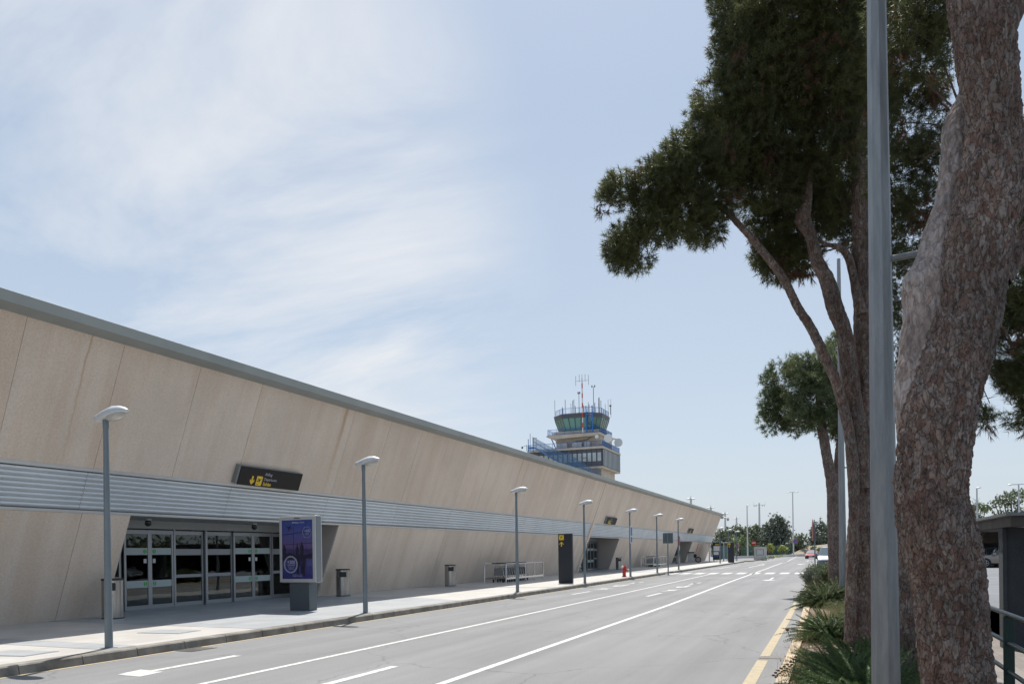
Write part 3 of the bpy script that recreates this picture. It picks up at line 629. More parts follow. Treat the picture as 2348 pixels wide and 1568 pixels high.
LL = lamp0((-11.83, 10.32, .15), 'tall grey lamp post nearest the camera, in front of the first rubbish bin')
lbl = ['grey lamp post between the advertising panel and the rubbish bins', 'grey lamp post standing in front of the first row of luggage trolleys', 'grey lamp post just past the tall black parking totem', 'grey lamp post beside the red hydrant, carrying a blue plate', 'grey lamp post at the crossing, in front of the second trolley rack', 'grey lamp post just past the crossing carrying a red ringed sign']
for (x, y), lb in zip(((-11.78, 18.52), (-11.85, 29.9), (-11.85, 39.3), (-11.8, 49.0), (-11.7, 56.7), (-11.75, 65.5)), lbl): dup(LL, (x, y, .15), 0, lb)
def atd(px, d, z=.15):
    p = A(px, 1270, d); return (p[0], p[1], z)
for px, d, lb in ((1651, 93.5, 'distant grey lamp post just past the end of the terminal, before the bus shelter'), (1671, 101.5, 'distant grey lamp post right beside the far black totem'), (1689.5, 110.5, 'distant grey lamp post last in the row, with signs on it')): dup(LL, atd(px, d), 0, lb)
# little signs on lamp posts
t = thing('plate_sign', 'tall narrow white and blue plate fixed to the lamp post by the hydrant', 'sign', (-11.8, 49.0, 2.95))
MB().rbox(.05, .09, -.22, .22, -.72, .35, .008).build('plate', 'sign_white', t); MB().box(.088, .096, -.18, .18, -.25, .28).build('blue_panel', 'sign_blue', t); MB().box(.088, .096, -.18, .18, -.66, -.33).build('blue_panel', 'sign_blue', t)
def disc_sign(loc, label, rz, r=.3, group=None, face=('sign_red', 'sign_blue'), plate=True):
    t = thing('round_sign', label, 'road sign', loc, rz, group)
    MB().tube([(0, -.01, 0), (0, -.03, 0)], r, 24).build('disc', face[0], t); MB().tube([(0, -.03, 0), (0, -.034, 0)], r*.78, 24).build('inner_disc', face[1], t)
    MB().box(-.04, .04, -.05, -.034, -r*.9, r*.9, Matrix.Rotation(radians(40), 4, 'Y')).build('slash', face[0], t)
    if plate: MB().box(-.14, .14, -.03, -.01, -r-.42, -r-.05).build('plate', 'sign_white', t)
    return t
disc_sign((-11.66, 65.4, 2.55), 'round no parking sign seen edge on, fixed to the lamp post past the crossing', radians(94), .38, 'round no parking signs')
p = atd(1691, 110.4); disc_sign((p[0]+.1, p[1], 2.3), 'round no parking sign fixed to the last distant lamp post', radians(80), .34, 'round no parking signs')

# ------------------------------------------------------------------ rubbish bins
def bin0(loc, label):
    t = thing('litter_bin', label, 'litter bin', loc, 0, 'steel litter bins on the pavement')
    MB().tube([(0, 0, .03), (0, 0, 1.0)], .265, 28).build('body', 'steel', t, smooth=True); MB().tube([(0, 0, 0), (0, 0, .03)], .275, 28).build('base_ring', 'black_plastic', t)
    MB().tube([(0, 0, 1.0), (0, 0, 1.05)], .275, 28).build('top_ring', 'black_plastic', t)
    a = radians(-55); Mx = Matrix.Rotation(a, 4, 'Z')
    MB().rbox(.14, .275, -.13, .13, .74, .94, .015, Mx).build('opening', 'black_plastic', t)
    return t
B0 = bin0((-17.55, 15.45, .15), 'steel litter bin half hidden behind the nearest lamp post at the first entrance')
for (x, y), lb in zip(((-17.6, 26.1), (-17.35, 34.9), (-17.26, 67.5), (-17.4, 96.5)), ('steel litter bin just past the advertising panel', 'steel litter bin standing alone against the wall before the trolleys', 'steel litter bin between the second entrance and the second trolley rack', 'steel litter bin in front of the third entrance')): dup(B0, (x, y, .15), 0, lb)
# cleaning cart with bin past the third entrance
t = thing('cleaning_cart', 'pale waste cart with black lid, broom and large rear wheel by the third entrance', 'cart', (-17.1, 105.0, .15))
MB().rbox(-.45, .15, -.3, .3, .05, 1.25, .03).build('body', 'cabinet_white', t); MB().rbox(-.5, .35, -.33, .33, 1.25, 1.38, .03).build('lid', 'black_plastic', t)
MB().tube([(.8, -.06, .38), (.8, .06, .38)], .38, 20).build('wheel', 'tyre', t); MB().tube([(.8, -.07, .38), (.8, .07, .38)], .28, 20).build('wheel_disc', 'steel', t)
MB().tube([(.15, 0, 1.2), (.8, 0, .4)], .03).build('frame', 'steel', t); MB().rbox(.25, .6, -.2, .2, .6, 1.1).build('bag', 'totem_dark', t); MB().tube([(.5, 0, 1.3), (.9, 0, 2.5)], .03).build('broom_handle', 'sign_red', t)

# ------------------------------------------------------------------ advertising panel
t = thing('advertising_panel', 'free standing poster display with purple airport poster on a grey plinth', 'advertising panel', (-14.2, 19.05, .15), radians(-3))
MB().rbox(-.355, .355, -.17, .17, 0, .82, .008).build('plinth', 'sign_back', t)
MB().rbox(-.655, .655, -.20, .03, .80, 2.72, .03).build('case', 'sign_frame', t)
fr = MB(); fr.rbox(-.65, .65, -.235, -.202, .82, 2.70, .01); fr.build('front_frame', 'trim_metal', t)
MB().rbox(-.64, .64, .035, .07, .82, 2.70, .01).build('back_frame', 'trim_metal', t)
po = MB().box(-.545, .545, -.242, -.2352, .92, 2.60).build('poster', 'poster', t)
Mp = frame_m((0, -.2425, 0), (1, 0, 0), (0, 0, 1))
def pp(L, z=0.0, th=.0008): return MB().prism(L, 'z', z, z+th, Mp)
sil = MB()
for (L) in ([(-.545, 2.17), (.545, 2.27), (.545, 2.285), (-.545, 2.19)], [(-.545, 1.89), (.545, 1.93), (.545, 1.945), (-.545, 1.905)], [(-.135, .92), (-.120, .92), (-.120, 2.6), (-.135, 2.6)], [(.31, .92), (.322, .92), (.322, 2.6), (.31, 2.6)], [(-.545, 1.28), (.545, 1.25), (.545, 1.262), (-.545, 1.292)], [(-.52, .92), (-.512, .92), (-.512, 2.6), (-.52, 2.6)]):
    sil.prism(L, 'z', 0, .0006, Mp)
sil.build('window_bar', 'poster_dark', po)
fig = MB()
def person(cx, base, h, s=1):
    k = h
    L = [(-.05, 0), (-.055, .25), (-.07, .48), (-.085, .62), (-.09, .80), (-.06, .86), (-.028, .88), (-.04, .93), (-.03, .985), (0, 1), (.03, .985), (.04, .93), (.028, .88), (.06, .86), (.095, .80), (.10, .62), (.085, .58), (.07, .48), (.05, .25), (.055, 0), (.012, 0), (.0, .35), (-.01, 0)]
    fig.prism([(cx+x*k*1.05*s, base+y*k) for x, y in L], 'z', .0012, .0018, Mp)
person(.17, 1.32, .66); person(.01, 1.33, .58, .85); person(-.47, 1.40, .5, 1.2)
for cx in (.25, .07): fig.prism([(cx-.05, 1.3), (cx+.05, 1.3), (cx+.05, 1.52), (cx-.05, 1.52)], 'z', .0019, .0023, Mp)
fig.prism([(-.545, 1.55), (-.30, 1.68), (-.05, 1.60), (.1, 1.62), (.3, 1.60), (.545, 1.66), (.545, 1.5), (-.545, 1.46)], 'z', .0006, .0011, Mp)
for cx, sx in ((.17, 1), (.01, .8), (.25, .5)): fig.prism([(cx-.05*sx, 1.31), (cx+.06*sx, 1.31), (cx+.045*sx, 1.02), (cx-.035*sx, 1.0)], 'z', .0024, .0026, Mp)
Mq = Mp @ Matrix.Translation((-.30, 2.39, 0)) @ Matrix.Rotation(radians(-14), 4, 'Z')
fig.prism([(-.12, .05), (-.09, .05), (-.06, .012), (.0, .012), (.06, .07), (.09, .07), (.05, .01), (.12, .008), (.13, -.005), (.05, -.012), (.03, -.08), (0, -.08), (0, -.014), (-.08, -.01)], 'z', .0012, .0018, Mq)
fig.build('silhouette', 'poster_dark', po)
rg = MB()
for k in range(60):
    a = 2*pi*k/60; a2 = a+.06
    rg.prism([(-.235+r*cos(q), 1.33+r*sin(q)) for r, q in ((.205, a), (.25, a), (.25, a2), (.205, a2))], 'z', .0028, .0032, Mp)
n = 48
for k in range(n):
    a = 2*pi*k/n; a2 = 2*pi*(k+.9)/n
    rg.prism([(.36+r*cos(q), 2.24+r*sin(q)) for r, q in ((.152, a), (.158, a), (.158, a2), (.152, a2))], 'z', .0028, .0032, Mp)
rg.build('printed_ring', 'poster_text', po)
def pt(s, size, x, y, al='CENTER', mat='poster_text', b=0): text(s, size, 'lettering', mat, po, Mp @ Matrix.Translation((x, y, .0034)), al, .0004, b)
pt('+200', .135, -.22, 1.355); pt('MILLONES', .058, -.215, 1.295); pt('de pasajeros utilizan', .028, -.225, 1.255); pt('los aeropuertos', .028, -.22, 1.22); pt('españoles al año', .028, -.22, 1.185)
pt('+6%', .115, .37, 2.245); pt('respecto al', .026, .365, 2.205); pt('año anterior', .026, .365, 2.175)
pt('JCDecaux', .058, -.05, 2.51, 'CENTER', 'poster_text', .002); pt('Airport', .058, .19, 2.51); pt('el aeropuerto, un espacio', .034, 0, 1.025); pt('en contacto con el mundo', .034, 0, .98)
text('JCDecaux', .052, 'lettering', 'sign_dark', t, frame_m((0, -.2365, 2.635), (1, 0, 0), (0, 0, 1)), 'CENTER', .001, .002)

# ------------------------------------------------------------------ black totem
def totem(loc, label, rz=0, sc_=1.):
    t = thing('sign_totem', label, 'sign totem', loc, rz, 'black sign totems on the pavement')
    MB().rbox(-.37, .37, -.09, .09, .02, 2.52, .012).build('body', 'totem_dark', t); MB().box(-.34, .34, -.07, .07, 0, .02).build('base', 'sign_back', t)
    Mx = frame_m((-.20, -.0905, 2.32), (1, 0, 0), (0, 0, 1))
    ic = MB().prism([(-.11, -.13), (.13, -.13), (.14, -.12), (.14, .12), (.13, .13), (-.11, .13), (-.12, .12), (-.12, -.12)], 'z', 0, .003, Mx).build('parking_symbol', 'sign_yellow', t)
    text('P', .17, 'lettering', 'totem_dark', ic, Mx @ Matrix.Translation((.01, -.06, .0035)), 'CENTER', .001, .006)
    q = MB()
    for sx in (-1, 1):
        for sy in (-1, 1): q.prism([(.01+sx*.10, sy*.11), (.01+sx*.10, sy*.06), (.01+sx*.05, sy*.11)], 'z', .0032, .0045, Mx)
    q.build('corner_arrow', 'totem_dark', ic)
    a = MB(); Ma = frame_m((-.19, -.0905, 1.98), (1, 0, 0), (0, 0, 1))
    a.prism([(-.025, -.12), (.025, -.12), (.025, .06), (.10, -.02), (.12, .01), (0, .13), (-.12, .01), (-.10, -.02), (-.025, .06)], 'z', 0, .003, Ma); a.build('arrow', 'sign_yellow', t)
    return t
TT = totem((-12.6, 38.5, .15), 'tall black totem with yellow parking symbol and upward arrow by the kerb')
p = atd(1673.5, 99.5); dup(TT, (p[0]+.15, p[1], .15), 0, 'distant black totem beyond the terminal, standing beside a lamp post')

# ------------------------------------------------------------------ hydrant
t = thing('fire_hydrant', 'small red fire hydrant with pale caps near the kerb', 'hydrant', (-12.0, 48.2, .15))
h = MB(); h.tube([(0, 0, 0), (0, 0, .04)], .16, 16); h.tube([(0, 0, .04), (0, 0, .5)], .105, 16); h.tube([(0, 0, .5), (0, 0, .56)], .15, 16); h.ell((0, 0, .60), (.125, .125, .12)); h.tube([(0, 0, .70), (0, 0, .76)], .04, 8); h.build('body', 'hydrant_red', t, smooth=True)
c = MB(); c.tube([(.08, 0, .42), (.24, 0, .42)], .065, 12); c.build('outlet', 'hydrant_red', t); 
for (a, b) in (((.24, 0, .42), (.30, 0, .42)), ((-.06, -.10, .62), (-.1, -.2, .62))): MB().tube([a, b], .07, 12).build('cap', 'cabinet_white', t)

# ------------------------------------------------------------------ trolley racks and trolleys
def rack(loc, L, label):
    t = thing('trolley_rack', label, 'trolley rack', loc, 0, 'tubular racks for luggage trolleys')
    for x in (-.62, .62):
        m = MB(); m.tube([(x, 0, 0), (x, 0, .93), (x, .05, 1.0), (x, L-.05, 1.0), (x, L, .93), (x, L, 0)], .032, 8); m.build('hand_rail', 'chrome', t, smooth=True)
        m = MB()
        for k in range(1, 4): m.tube([(x, L*k/4, 0), (x, L*k/4, .99)], .03, 8)
        m.build('post', 'chrome', t, smooth=True)
        MB().box(x-.025, x+.025, .02, L-.02, .17, .27).build('bumper_bar', 'chrome', t)
    return t
def trolley0(loc, label, group):
    t = thing('luggage_trolley', label, 'luggage trolley', loc, 0, group)
    m = MB(); m.tube([(-.28, .18, .18), (-.29, .06, .55), (-.27, -.02, .88), (-.25, -.06, .98), (.25, -.06, .98), (.27, -.02, .88), (.29, .06, .55), (.28, .18, .18)], .016, 8); m.build('frame', 'chrome', t, smooth=True)
    MB().box(-.24, .24, -.0, .02, .36, .76).build('back_panel', 'sign_frame', t)
    b = MB()
    for k in range(9): b.tube([(-.24+.06*k, -.04, .77), (-.24+.06*k, -.14, .90)], .004, 4)
    for k in range(3): b.tube([(-.26, -.04-.05*k, .78+.06*k), (.26, -.04-.05*k, .78+.06*k)], .006, 4)
    b.build('basket', 'chrome', t)
    m = MB(); m.tube([(-.30, -.10, 1.03), (.30, -.10, 1.03)], .024, 8); m.build('handle', 'black_plastic', t)
    m = MB(); m.tube([(-.28, .0, .15), (-.16, .75, .13), (.16, .75, .13), (.28, .0, .15)], .018, 6); m.build('base_frame', 'black_plastic', t)
    for (x, y) in ((-.28, .05), (.28, .05), (0, .75)):
        MB().tube([(x-.02, y, .09), (x+.02, y, .09)], .09, 14).build('wheel', 'tyre', t)
    return t
rack((-16.72, 39.0, .15), 5.8, 'nearest tubular rack holding a long row of luggage trolleys against the wall')
g1 = 'luggage trolleys nested in the nearer rack'; g2 = 'luggage trolleys nested in the farther rack'
tr0 = trolley0((-16.72, 39.35, .15), 'front luggage trolley of the nearer nested row, its grey panel in full view', g1)
for k in range(1, 11): dup(tr0, (-16.72, 39.35+.34*k+(.25 if k > 0 else 0), .15), 0, 'luggage trolley nested behind the front one in the nearer rack')
rack((-16.9, 77.2, .15), 6.2, 'farther tubular rack of luggage trolleys between the second and third entrances')
tr1 = dup(tr0, (-16.9, 77.9, .15), 0, 'front luggage trolley in the farther rack', g2)
for k in range(1, 9): dup(tr0, (-16.9, 78.3+.4*k, .15), 0, 'luggage trolley nested behind the front one in the farther rack', g2)

# ------------------------------------------------------------------ road signs left side
t = thing('road_sign', 'square grey backed road sign on a pole at the crossing', 'road sign', (-10.9, 56.6, 0))
MB().tube([(0, 0, 0), (0, 0, 3.0)], .045, 10).build('pole', 'lamp_grey', t); MB().rbox(-.36, .36, .05, .08, 2.25, 3.0, .012).build('plate', 'sign_back', t); MB().box(-.04, .04, .0, .05, 2.25, 3.0).build('bracket', 'lamp_grey', t)
p = A(1729, 1270, 122.)
t = thing('no_entry_sign', 'round red no entry sign with white bar on a pole', 'road sign', (p[0], p[1], 0))
MB().tube([(0, 0, 0), (0, 0, 2.9)], .04, 10).build('pole', 'lamp_grey', t); MB().tube([(0, -.05, 2.75), (0, -.07, 2.75)], .36, 28).build('disc', 'sign_red', t); MB().box(-.25, .25, -.08, -.071, 2.69, 2.83).build('bar', 'sign_white', t)
p = A(1743.5, 1270, 124.)
t = thing('utility_cabinet', 'white masonry utility cabinet with grey metal door on the traffic island', 'utility cabinet', (p[0], p[1], 0))
c = MB(); c.prism([(-.92, 0), (.92, 0), (.92, 1.95), (.8, 2.05), (-.8, 2.05), (-.92, 1.95)], 'y', -.3, .3); c.build('body', 'cabinet_white', t); MB().rbox(-.95, .95, -.36, .36, 2.05, 2.13, .01).build('coping', 'pale_wall', t)
MB().box(-.62, .55, -.325, -.3, .85, 1.75).build('door_frame', 'sign_back', t); MB().box(-.55, .48, -.335, -.325, .9, 1.7).build('door', 'trim_metal', t)

# bus shelter with advertising case
p = A(1643, 1270, 112.)
t = thing('bus_shelter', 'slender glass and steel bus shelter with flat roof past the terminal end', 'bus shelter', (p[0], p[1], .15))
for (x, y) in ((-1.0, 0), (1.0, 0), (-1.0, 4.5), (1.0, 4.5)): MB().box(x-.06, x+.06, y-.06, y+.06, 0, 2.55).build('post', 'trim_metal', t)
MB().prism([(-1.5, 2.5), (1.3, 2.6), (1.3, 2.7), (-1.5, 2.6)], 'y', -.5, 5.2).build('roof', 'trim_metal', t); MB().box(-.95, .95, 4.4, 4.42, .3, 2.2).build('glass', 'green_glass_pane', t)
p = A(1644.5, 1270, 104.)
t = thing('information_board', 'black information board with yellow heading and white timetable beside the bus shelter', 'information board', (p[0], p[1], .15))
MB().rbox(-.55, .55, -.06, .06, .3, 2.62, .01).build('case', 'totem_dark', t)
for x in (-.4, .4): MB().box(x-.04, x+.04, -.03, .03, 0, .3).build('leg', 'trim_metal', t)
text('BUS', .26, 'lettering', 'sign_yellow', t, frame_m((0, -.062, 2.22), (1, 0, 0), (0, 0, 1)), 'CENTER', .002, .006)
MB().box(-.45, .45, -.066, -.061, 1.45, 2.1).build('timetable', 'sign_white', t); MB().box(-.45, .2, -.066, -.061, .95, 1.35).build('notice', 'sign_white', t)
q = MB()
for k in range(3): q.tube([(-.3+.3*k, -.061, .75), (-.3+.3*k, -.066, .75)], .09, 12)
q.build('symbol', 'sign_blue', t)
# bike racks / railings row
p = A(1662, 1270, 118.)
t = thing('barrier_fence', 'pale low railing behind the far black totem', 'railing', (p[0], p[1], .05))
q = MB()
for k in range(8): q.tube([(-1.6+.45*k, 0, 0), (-1.6+.45*k, 0, 1.2)], .03, 6)
for z in (.35, .8, 1.2): q.tube([(-1.7, 0, z), (1.7, 0, z)], .03, 6)
q.build('rail', 'sign_white', t)

# signpost and pole on the right kerb
p = G(1871, 1307, .1)
t = thing('edge_on_sign', 'red rimmed round road sign seen edge on above the yellow kerb', 'road sign', (p[0], p[1]-3, .1))
MB().tube([(0, 0, 0), (0, 0, 2.6), (-.02, 0, 3.7)], .045, 10).build('pole', 'lamp_grey', t)
MB().tube([(-.08, 0, 2.95), (-.13, 0, 2.95)], .8, 24, Mx=Matrix.Rotation(radians(5), 4, 'Z')).build('disc', 'dull_red', t)

# ------------------------------------------------------------------ tall lamps and masts
def mast(px, ytop, d, kind, label, ybase=1275, group='tall light masts beyond the terminal', thk=.12):
    p = A(px, ybase, d); top = A(px, ytop, d)[2]; gz0 = gh(p[1]); H = top-gz0
    t = thing('light_mast', label, 'light mast', (p[0], p[1], gz0), 0, group)
    MB().tube([(0, 0, 0), (0, 0, H)], [thk*1.3, thk*.8], 8).build('pole', 'lamp_head' if kind != 'single' else 'trim_metal', t)
    def hd(x, y, z, s=1., r=0): return MB().ell((0, 0, 0), (.55*s, .26*s, .13*s), 10, 6, Matrix.Translation((x, y, z)) @ Matrix.Rotation(r, 4, 'Y')).build('lamp_head', 'lamp_head', t, smooth=True)
    if kind == 'twin':
        MB().tube([(-.8, 0, H), (.8, 0, H)], .05, 6).build('cross_arm', 'trim_metal', t); hd(-.85, 0, H, .62, -.12); hd(.85, 0, H, .62, .12)
    elif kind == 'single': hd(.2, 0, H, .6, -.12)
    elif kind == 'cross':
        MB().tube([(-1.4, 0, H-.5), (1.4, 0, H-.5)], .05, 6).build('cross_arm', 'trim_metal', t)
        for x in (-1.3, -.8, .8, 1.3): MB().ell((x, 0, H-.72), (.17, .15, .14), 8, 5).build('floodlight', 'lamp_head', t, smooth=True)
        for x in (-1.5, 1.5): MB().tube([(x, 0, H-.6), (x, 0, H+.5)], .02, 5).build('antenna', 'trim_metal', t)
    else:
        MB().tube([(-.5, 0, H-.2), (.5, 0, H-.2)], .06, 6).build('cross_arm', 'trim_metal', t)
        for x, y in ((-.58, 0), (.58, 0), (-.3, -.4), (.3, -.4), (0, .4)): MB().ell((x, y, H-.22), (.22, .18, .13), 8, 5).build('floodlight', 'lamp_head', t, smooth=True)
        MB().tube([(0, 0, H-.2), (0, 0, H+.4)], .05, 5).build('tip', 'trim_metal', t)
mast(1586, 1141, 150, 'crown', 'thick floodlight mast with a crown of lamps, its head just above the terminal roof', thk=.25)
mast(1631.5, 1161, 175, 'crown', 'floodlight mast head above the sloping end of the terminal roof', thk=.25)
mast(1664, 1175, 200, 'crown', 'floodlight mast just past the corner of the terminal', thk=.25)
mast(1690, 1186, 225, 'crown', 'smallest floodlight mast standing behind the low trees', thk=.25)
mast(1714.5, 1158, 150, 'single', 'slim mast with one lamp before the low trees', group='slim lamp masts by the road', thk=.11)
mast(1742.5, 1153, 210, 'cross', 'mast with a wide cross arm of small floodlights above the trees', thk=.25)
mast(1819.5, 1128, 165, 'twin', 'tall slim mast with two lamps on a cross arm by the road', group='slim lamp masts by the road', thk=.12)
mast(2242, 1118, 95, 'single', 'thin lamp mast rising behind the parking canopy near the dead branches', group='slim lamp masts by the parking lot', thk=.10)
mast(2338, 1110, 95, 'twin', 'thin twin lamp mast rising behind the parking canopy at the umbrella tree', group='slim lamp masts by the parking lot', thk=.10)
p = A(1824, 1240, 163.); disc_sign((p[0], p[1], 3.3), 'round no parking sign low on the tall twin lamp mast', 0, .5, 'round no parking signs', plate=False)

# ------------------------------------------------------------------ control tower
K = Vector((-40.15, 145.5, 0)); TW = thing('control_tower', 'airport control tower with glazed cab, blue railings and stairs behind the terminal', 'tower', K)
def tz(y): return 1.72+(1264.7-y)*.0821
MB().box(-9.5, -.6, 1.5, 11.5, 0, 17.8).build('shaft', 'tower_concrete', TW)
MB().box(-14.9, .15, -.15, 13.05, 17.5, 17.85).build('floor_slab', 'tower_concrete', TW)
MB().box(-14.65, 0, 0, 12.9, 17.85, 21.2).build('office_storey', 'tower_panel', TW)
MB().box(-15.0, .25, -.25, 13.15, 21.2, 21.6).build('roof_slab', 'tower_concrete', TW)
for k in range(15):
    x = -14.4+.965*k; wf = MB(); wf.box(x, x+.70, -.06, -.0, 18.85, 20.45); o = wf.build('window', 'window_pale', TW)
    if k in (2, 9, 11): MB().box(x+.02, x+.68, -.075, -.062, 19.3+.1*(k % 3), 19.42+.1*(k % 3)).build('sash', 'tower_panel', o)
fb = MB()
for k in range(16): fb.box(-14.62+.965*k-.02, -14.62+.965*k+.02, -.03, -.002, 17.86, 21.19)
fb.build('panel_joint', 'dark_gap', TW)
for k in range(13):
    y = .35+.96*k; MB().box(.0, .14, y-.05, y+.70, 17.95, 21.1).build('side_window', 'window_sky_reflect', TW)
sf = MB()
for k in range(14): sf.box(.0, .24, .2+.96*k-.10, .2+.96*k+.06, 17.86, 21.15)
sf.build('side_fin', 'tower_panel', TW)
def rail(pts, z, h, name='blue_railing', solid=False):
    m = MB()
    for a, b in zip(pts[:-1], pts[1:]):
        a = Vector(a); b = Vector(b); L = (b-a).length; n = max(1, int(L/.28))
        m.tube([(a.x, a.y, z+h), (b.x, b.y, z+h)], .045, 4); m.tube([(a.x, a.y, z+.12), (b.x, b.y, z+.12)], .035, 4)
        for i in range(n+1):
            q = a.lerp(b, i/n); m.tube([(q.x, q.y, z), (q.x, q.y, z+h)], .045 if i % 6 == 0 else .016, 4, cap=False)
    return m.build(name, 'blue_rail', TW)
rail([(-14.9, 12.9), (-14.9, -.1), (.1, -.1), (.1, 13)], 21.6, 1.05)
MB().box(.04, .06, 0, 13, 21.7, 22.6).build('rail_panel', 'blue_mesh', TW)
# neck and upper deck
MB().box(-9.6, -.7, 1.6, 10, 21.6, 23.9).build('neck', 'tower_concrete', TW)
dk = MB(); dk.prism([(-11.0, 24.25), (-.35, 24.25), (-.35, 23.85), (-1.2, 23.7), (-9.8, 23.5), (-11.0, 23.95)], 'y', -.1, 9.6); dk.build('upper_deck', 'tower_concrete', TW)
MB().box(-9.9, -.7, .9, 8.6, 24.25, 25.0).build('parapet', 'tower_concrete', TW)
rail([(-10.8, 9.4), (-10.8, .1), (-.5, .1), (-.5, 9.4)], 24.25, 1.1)
MB().box(-.56, -.54, .2, 9.4, 24.3, 25.3).build('rail_panel', 'blue_mesh', TW)
for x, w_ in ((-9.0, 1.9), (-6.1, 1.9), (-3.6, 1.0)): MB().box(x, x+w_, .6, 1.3, 21.65, 22.75).build('air_conditioner', 'cabinet_white', TW)
# cab: octagon flaring outwards
cxm, cym = -5.3, 4.8
def octa(hw, c):
    return [(cxm-hw+c, cym-hw), (cxm+hw-c, cym-hw), (cxm+hw, cym-hw+c), (cxm+hw, cym+hw-c), (cxm+hw-c, cym+hw), (cxm-hw+c, cym+hw), (cxm-hw, cym+hw-c), (cxm-hw, cym-hw+c)]
def oring(lo, zl, hi, zh):
    m = MB(); m.v = [(x, y, zl) for x, y in lo]+[(x, y, zh) for x, y in hi]; m.f = [(i, (i+1) % 8, (i+1) % 8+8, i+8) for i in range(8)]+[tuple(range(8)), tuple(range(8, 16))]; return m
lo, hi = octa(4.0, 2.0), octa(4.75, 2.2)
oring(lo, 24.9, hi, 27.4).build('cab_glazing', 'tower_glass', TW)
oring(octa(4.78, 2.2), 27.4, octa(4.95, 2.3), 28.15).build('cab_fascia', 'tower_panel', TW)
oring(octa(4.2, 2.0), 24.25, octa(4.2, 2.0), 24.95).build('cab_base', 'tower_concrete', TW)
mu = MB()
for i in range(8):
    a, b, c_, d_ = [Vector((*lo[i], 24.95)), Vector((*lo[(i+1) % 8], 24.95)), Vector((*hi[i], 27.4)), Vector((*hi[(i+1) % 8], 27.4))]
    n = 4 if i % 2 == 0 else 3
    for k in range(n+1 if i % 2 == 0 else n): mu.tube([a.lerp(b, k/n), c_.lerp(d_, k/n)], .07, 4)
mu.build('mullion', 'tower_panel', TW)
bl = MB()
a, b, c_, d_ = [Vector((*lo[0], 24.95)), Vector((*lo[1], 24.95)), Vector((*hi[0], 27.4)), Vector((*hi[1], 27.4))]
n_ = Vector((0, -1, -.3)).normalized()*.02
for k in range(4):
    q = [a.lerp(b, (k+.1)/4).lerp(c_.lerp(d_, (k+.1)/4), .15), a.lerp(b, (k+.9)/4).lerp(c_.lerp(d_, (k+.9)/4), .15), a.lerp(b, (k+.9)/4).lerp(c_.lerp(d_, (k+.9)/4), .95), a.lerp(b, (k+.1)/4).lerp(c_.lerp(d_, (k+.1)/4), .95)]
    bl.add([p_+n_ for p_ in q], [(0, 1, 2, 3)])
P('blind_green', (.16, .33, .29), .5); bl.build('sun_blind', 'blind_green', TW)
rail([(cxm-4.6, cym-2.4), (cxm-2.5, cym-4.6), (cxm+2.5, cym-4.6), (cxm+4.6, cym-2.4), (cxm+4.6, cym+3)], 28.15, 1.1)
# exterior stair cage descending to the right
st = MB()
for (a, b) in (((-13.2, -1.5, 22.0), (-7.0, -1.5, 18.2)), ((-5.9, -1.5, 18.2), (-1.5, -1.5, 15.2))):
    for yy in (-1.9, -.8):
        st.tube([(a[0], yy, a[2]), (b[0], yy, b[2])], .09, 4); st.tube([(a[0], yy, a[2]+1.1), (b[0], yy, b[2]+1.1)], .035, 4)
    for k in range(9):
        q = Vector(a).lerp(Vector(b), k/8); st.tube([(q.x, -1.9, q.z), (q.x, -1.9, q.z+2.0)], .02, 4); st.box(q.x-.1, q.x+.2, -1.9, -.8, q.z-.02, q.z+.02)
st.box(-7.2, -5.8, -1.95, -.8, 18.05, 18.2); st.box(-14.2, -13.0, -1.9, -.2, 21.85, 22.0)
for x in (-14.1, -13.1): st.tube([(x, -1.9, 21.0), (x, -1.9, 23.6)], .07, 4)
for x in (-7.1, -5.9): st.tube([(x, -1.9, 18.2), (x, -1.9, 20.6)], .06, 4)
st.build('outside_stair', 'blue_rail', TW)
sm_ = MB(); sm_.prism([(-13.2, 22), (-7.0, 18.2), (-5.9, 18.2), (-5.9, 20.4), (-7.0, 20.4), (-13.2, 24.0)], 'y', -1.97, -1.95); sm_.prism([(-5.85, 18.2), (-1.5, 15.2), (-1.5, 17.3), (-5.85, 20.3)], 'y', -1.96, -1.94); sm_.build('stair_mesh', 'blue_mesh', TW)
MB().box(-2.4, -.55, -1.9, 1.2, 12, 17.2).build('stair_mesh', 'blue_mesh', TW)
s2 = MB(); s2.tube([(-9.4, .8, 21.7), (-10.4, .8, 23.9)], .1, 4); s2.tube([(-9.2, .8, 22.7), (-10.2, .8, 24.9)], .06, 4); s2.build('upper_stair', 'blue_rail', TW)
ld = MB()
for x in (-2.9, -1.7): ld.tube([(x, -.3, 24.3), (x, -.5, 29.3)], .12, 5)
for k in range(12): ld.tube([(-2.9, -.38, 24.6+.35*k), (-1.7, -.38, 24.6+.35*k)], .035, 4)
ld.build('ladder', 'blue_rail', TW)
# dishes
def dish(x, y, z, r):
    m = MB(); m.tube([(x, y, z), (x, y-.35*r/.9, z)], [r*.96, r], 24); m.build('dish', 'dish_white', TW)
dish(-.8, -.6, 23.35, .36); dish(1.25, 0.2, 23.0, .8); dish(1.7, 6.0, 22.85, .82)
db = MB(); db.tube([(-.5, .5, 23.9), (1.25, .5, 23.2)], .12, 5); db.build('dish_bracket', 'tower_concrete', TW); db = MB(); db.tube([(-.6, 6.2, 24.0), (1.2, 6.2, 23.6)], .14, 5); db.tube([(1.0, 6.2, 21.6), (1.0, 6.2, 23.6)], .10, 5); db.build('dish_bracket', 'tower_concrete', TW)
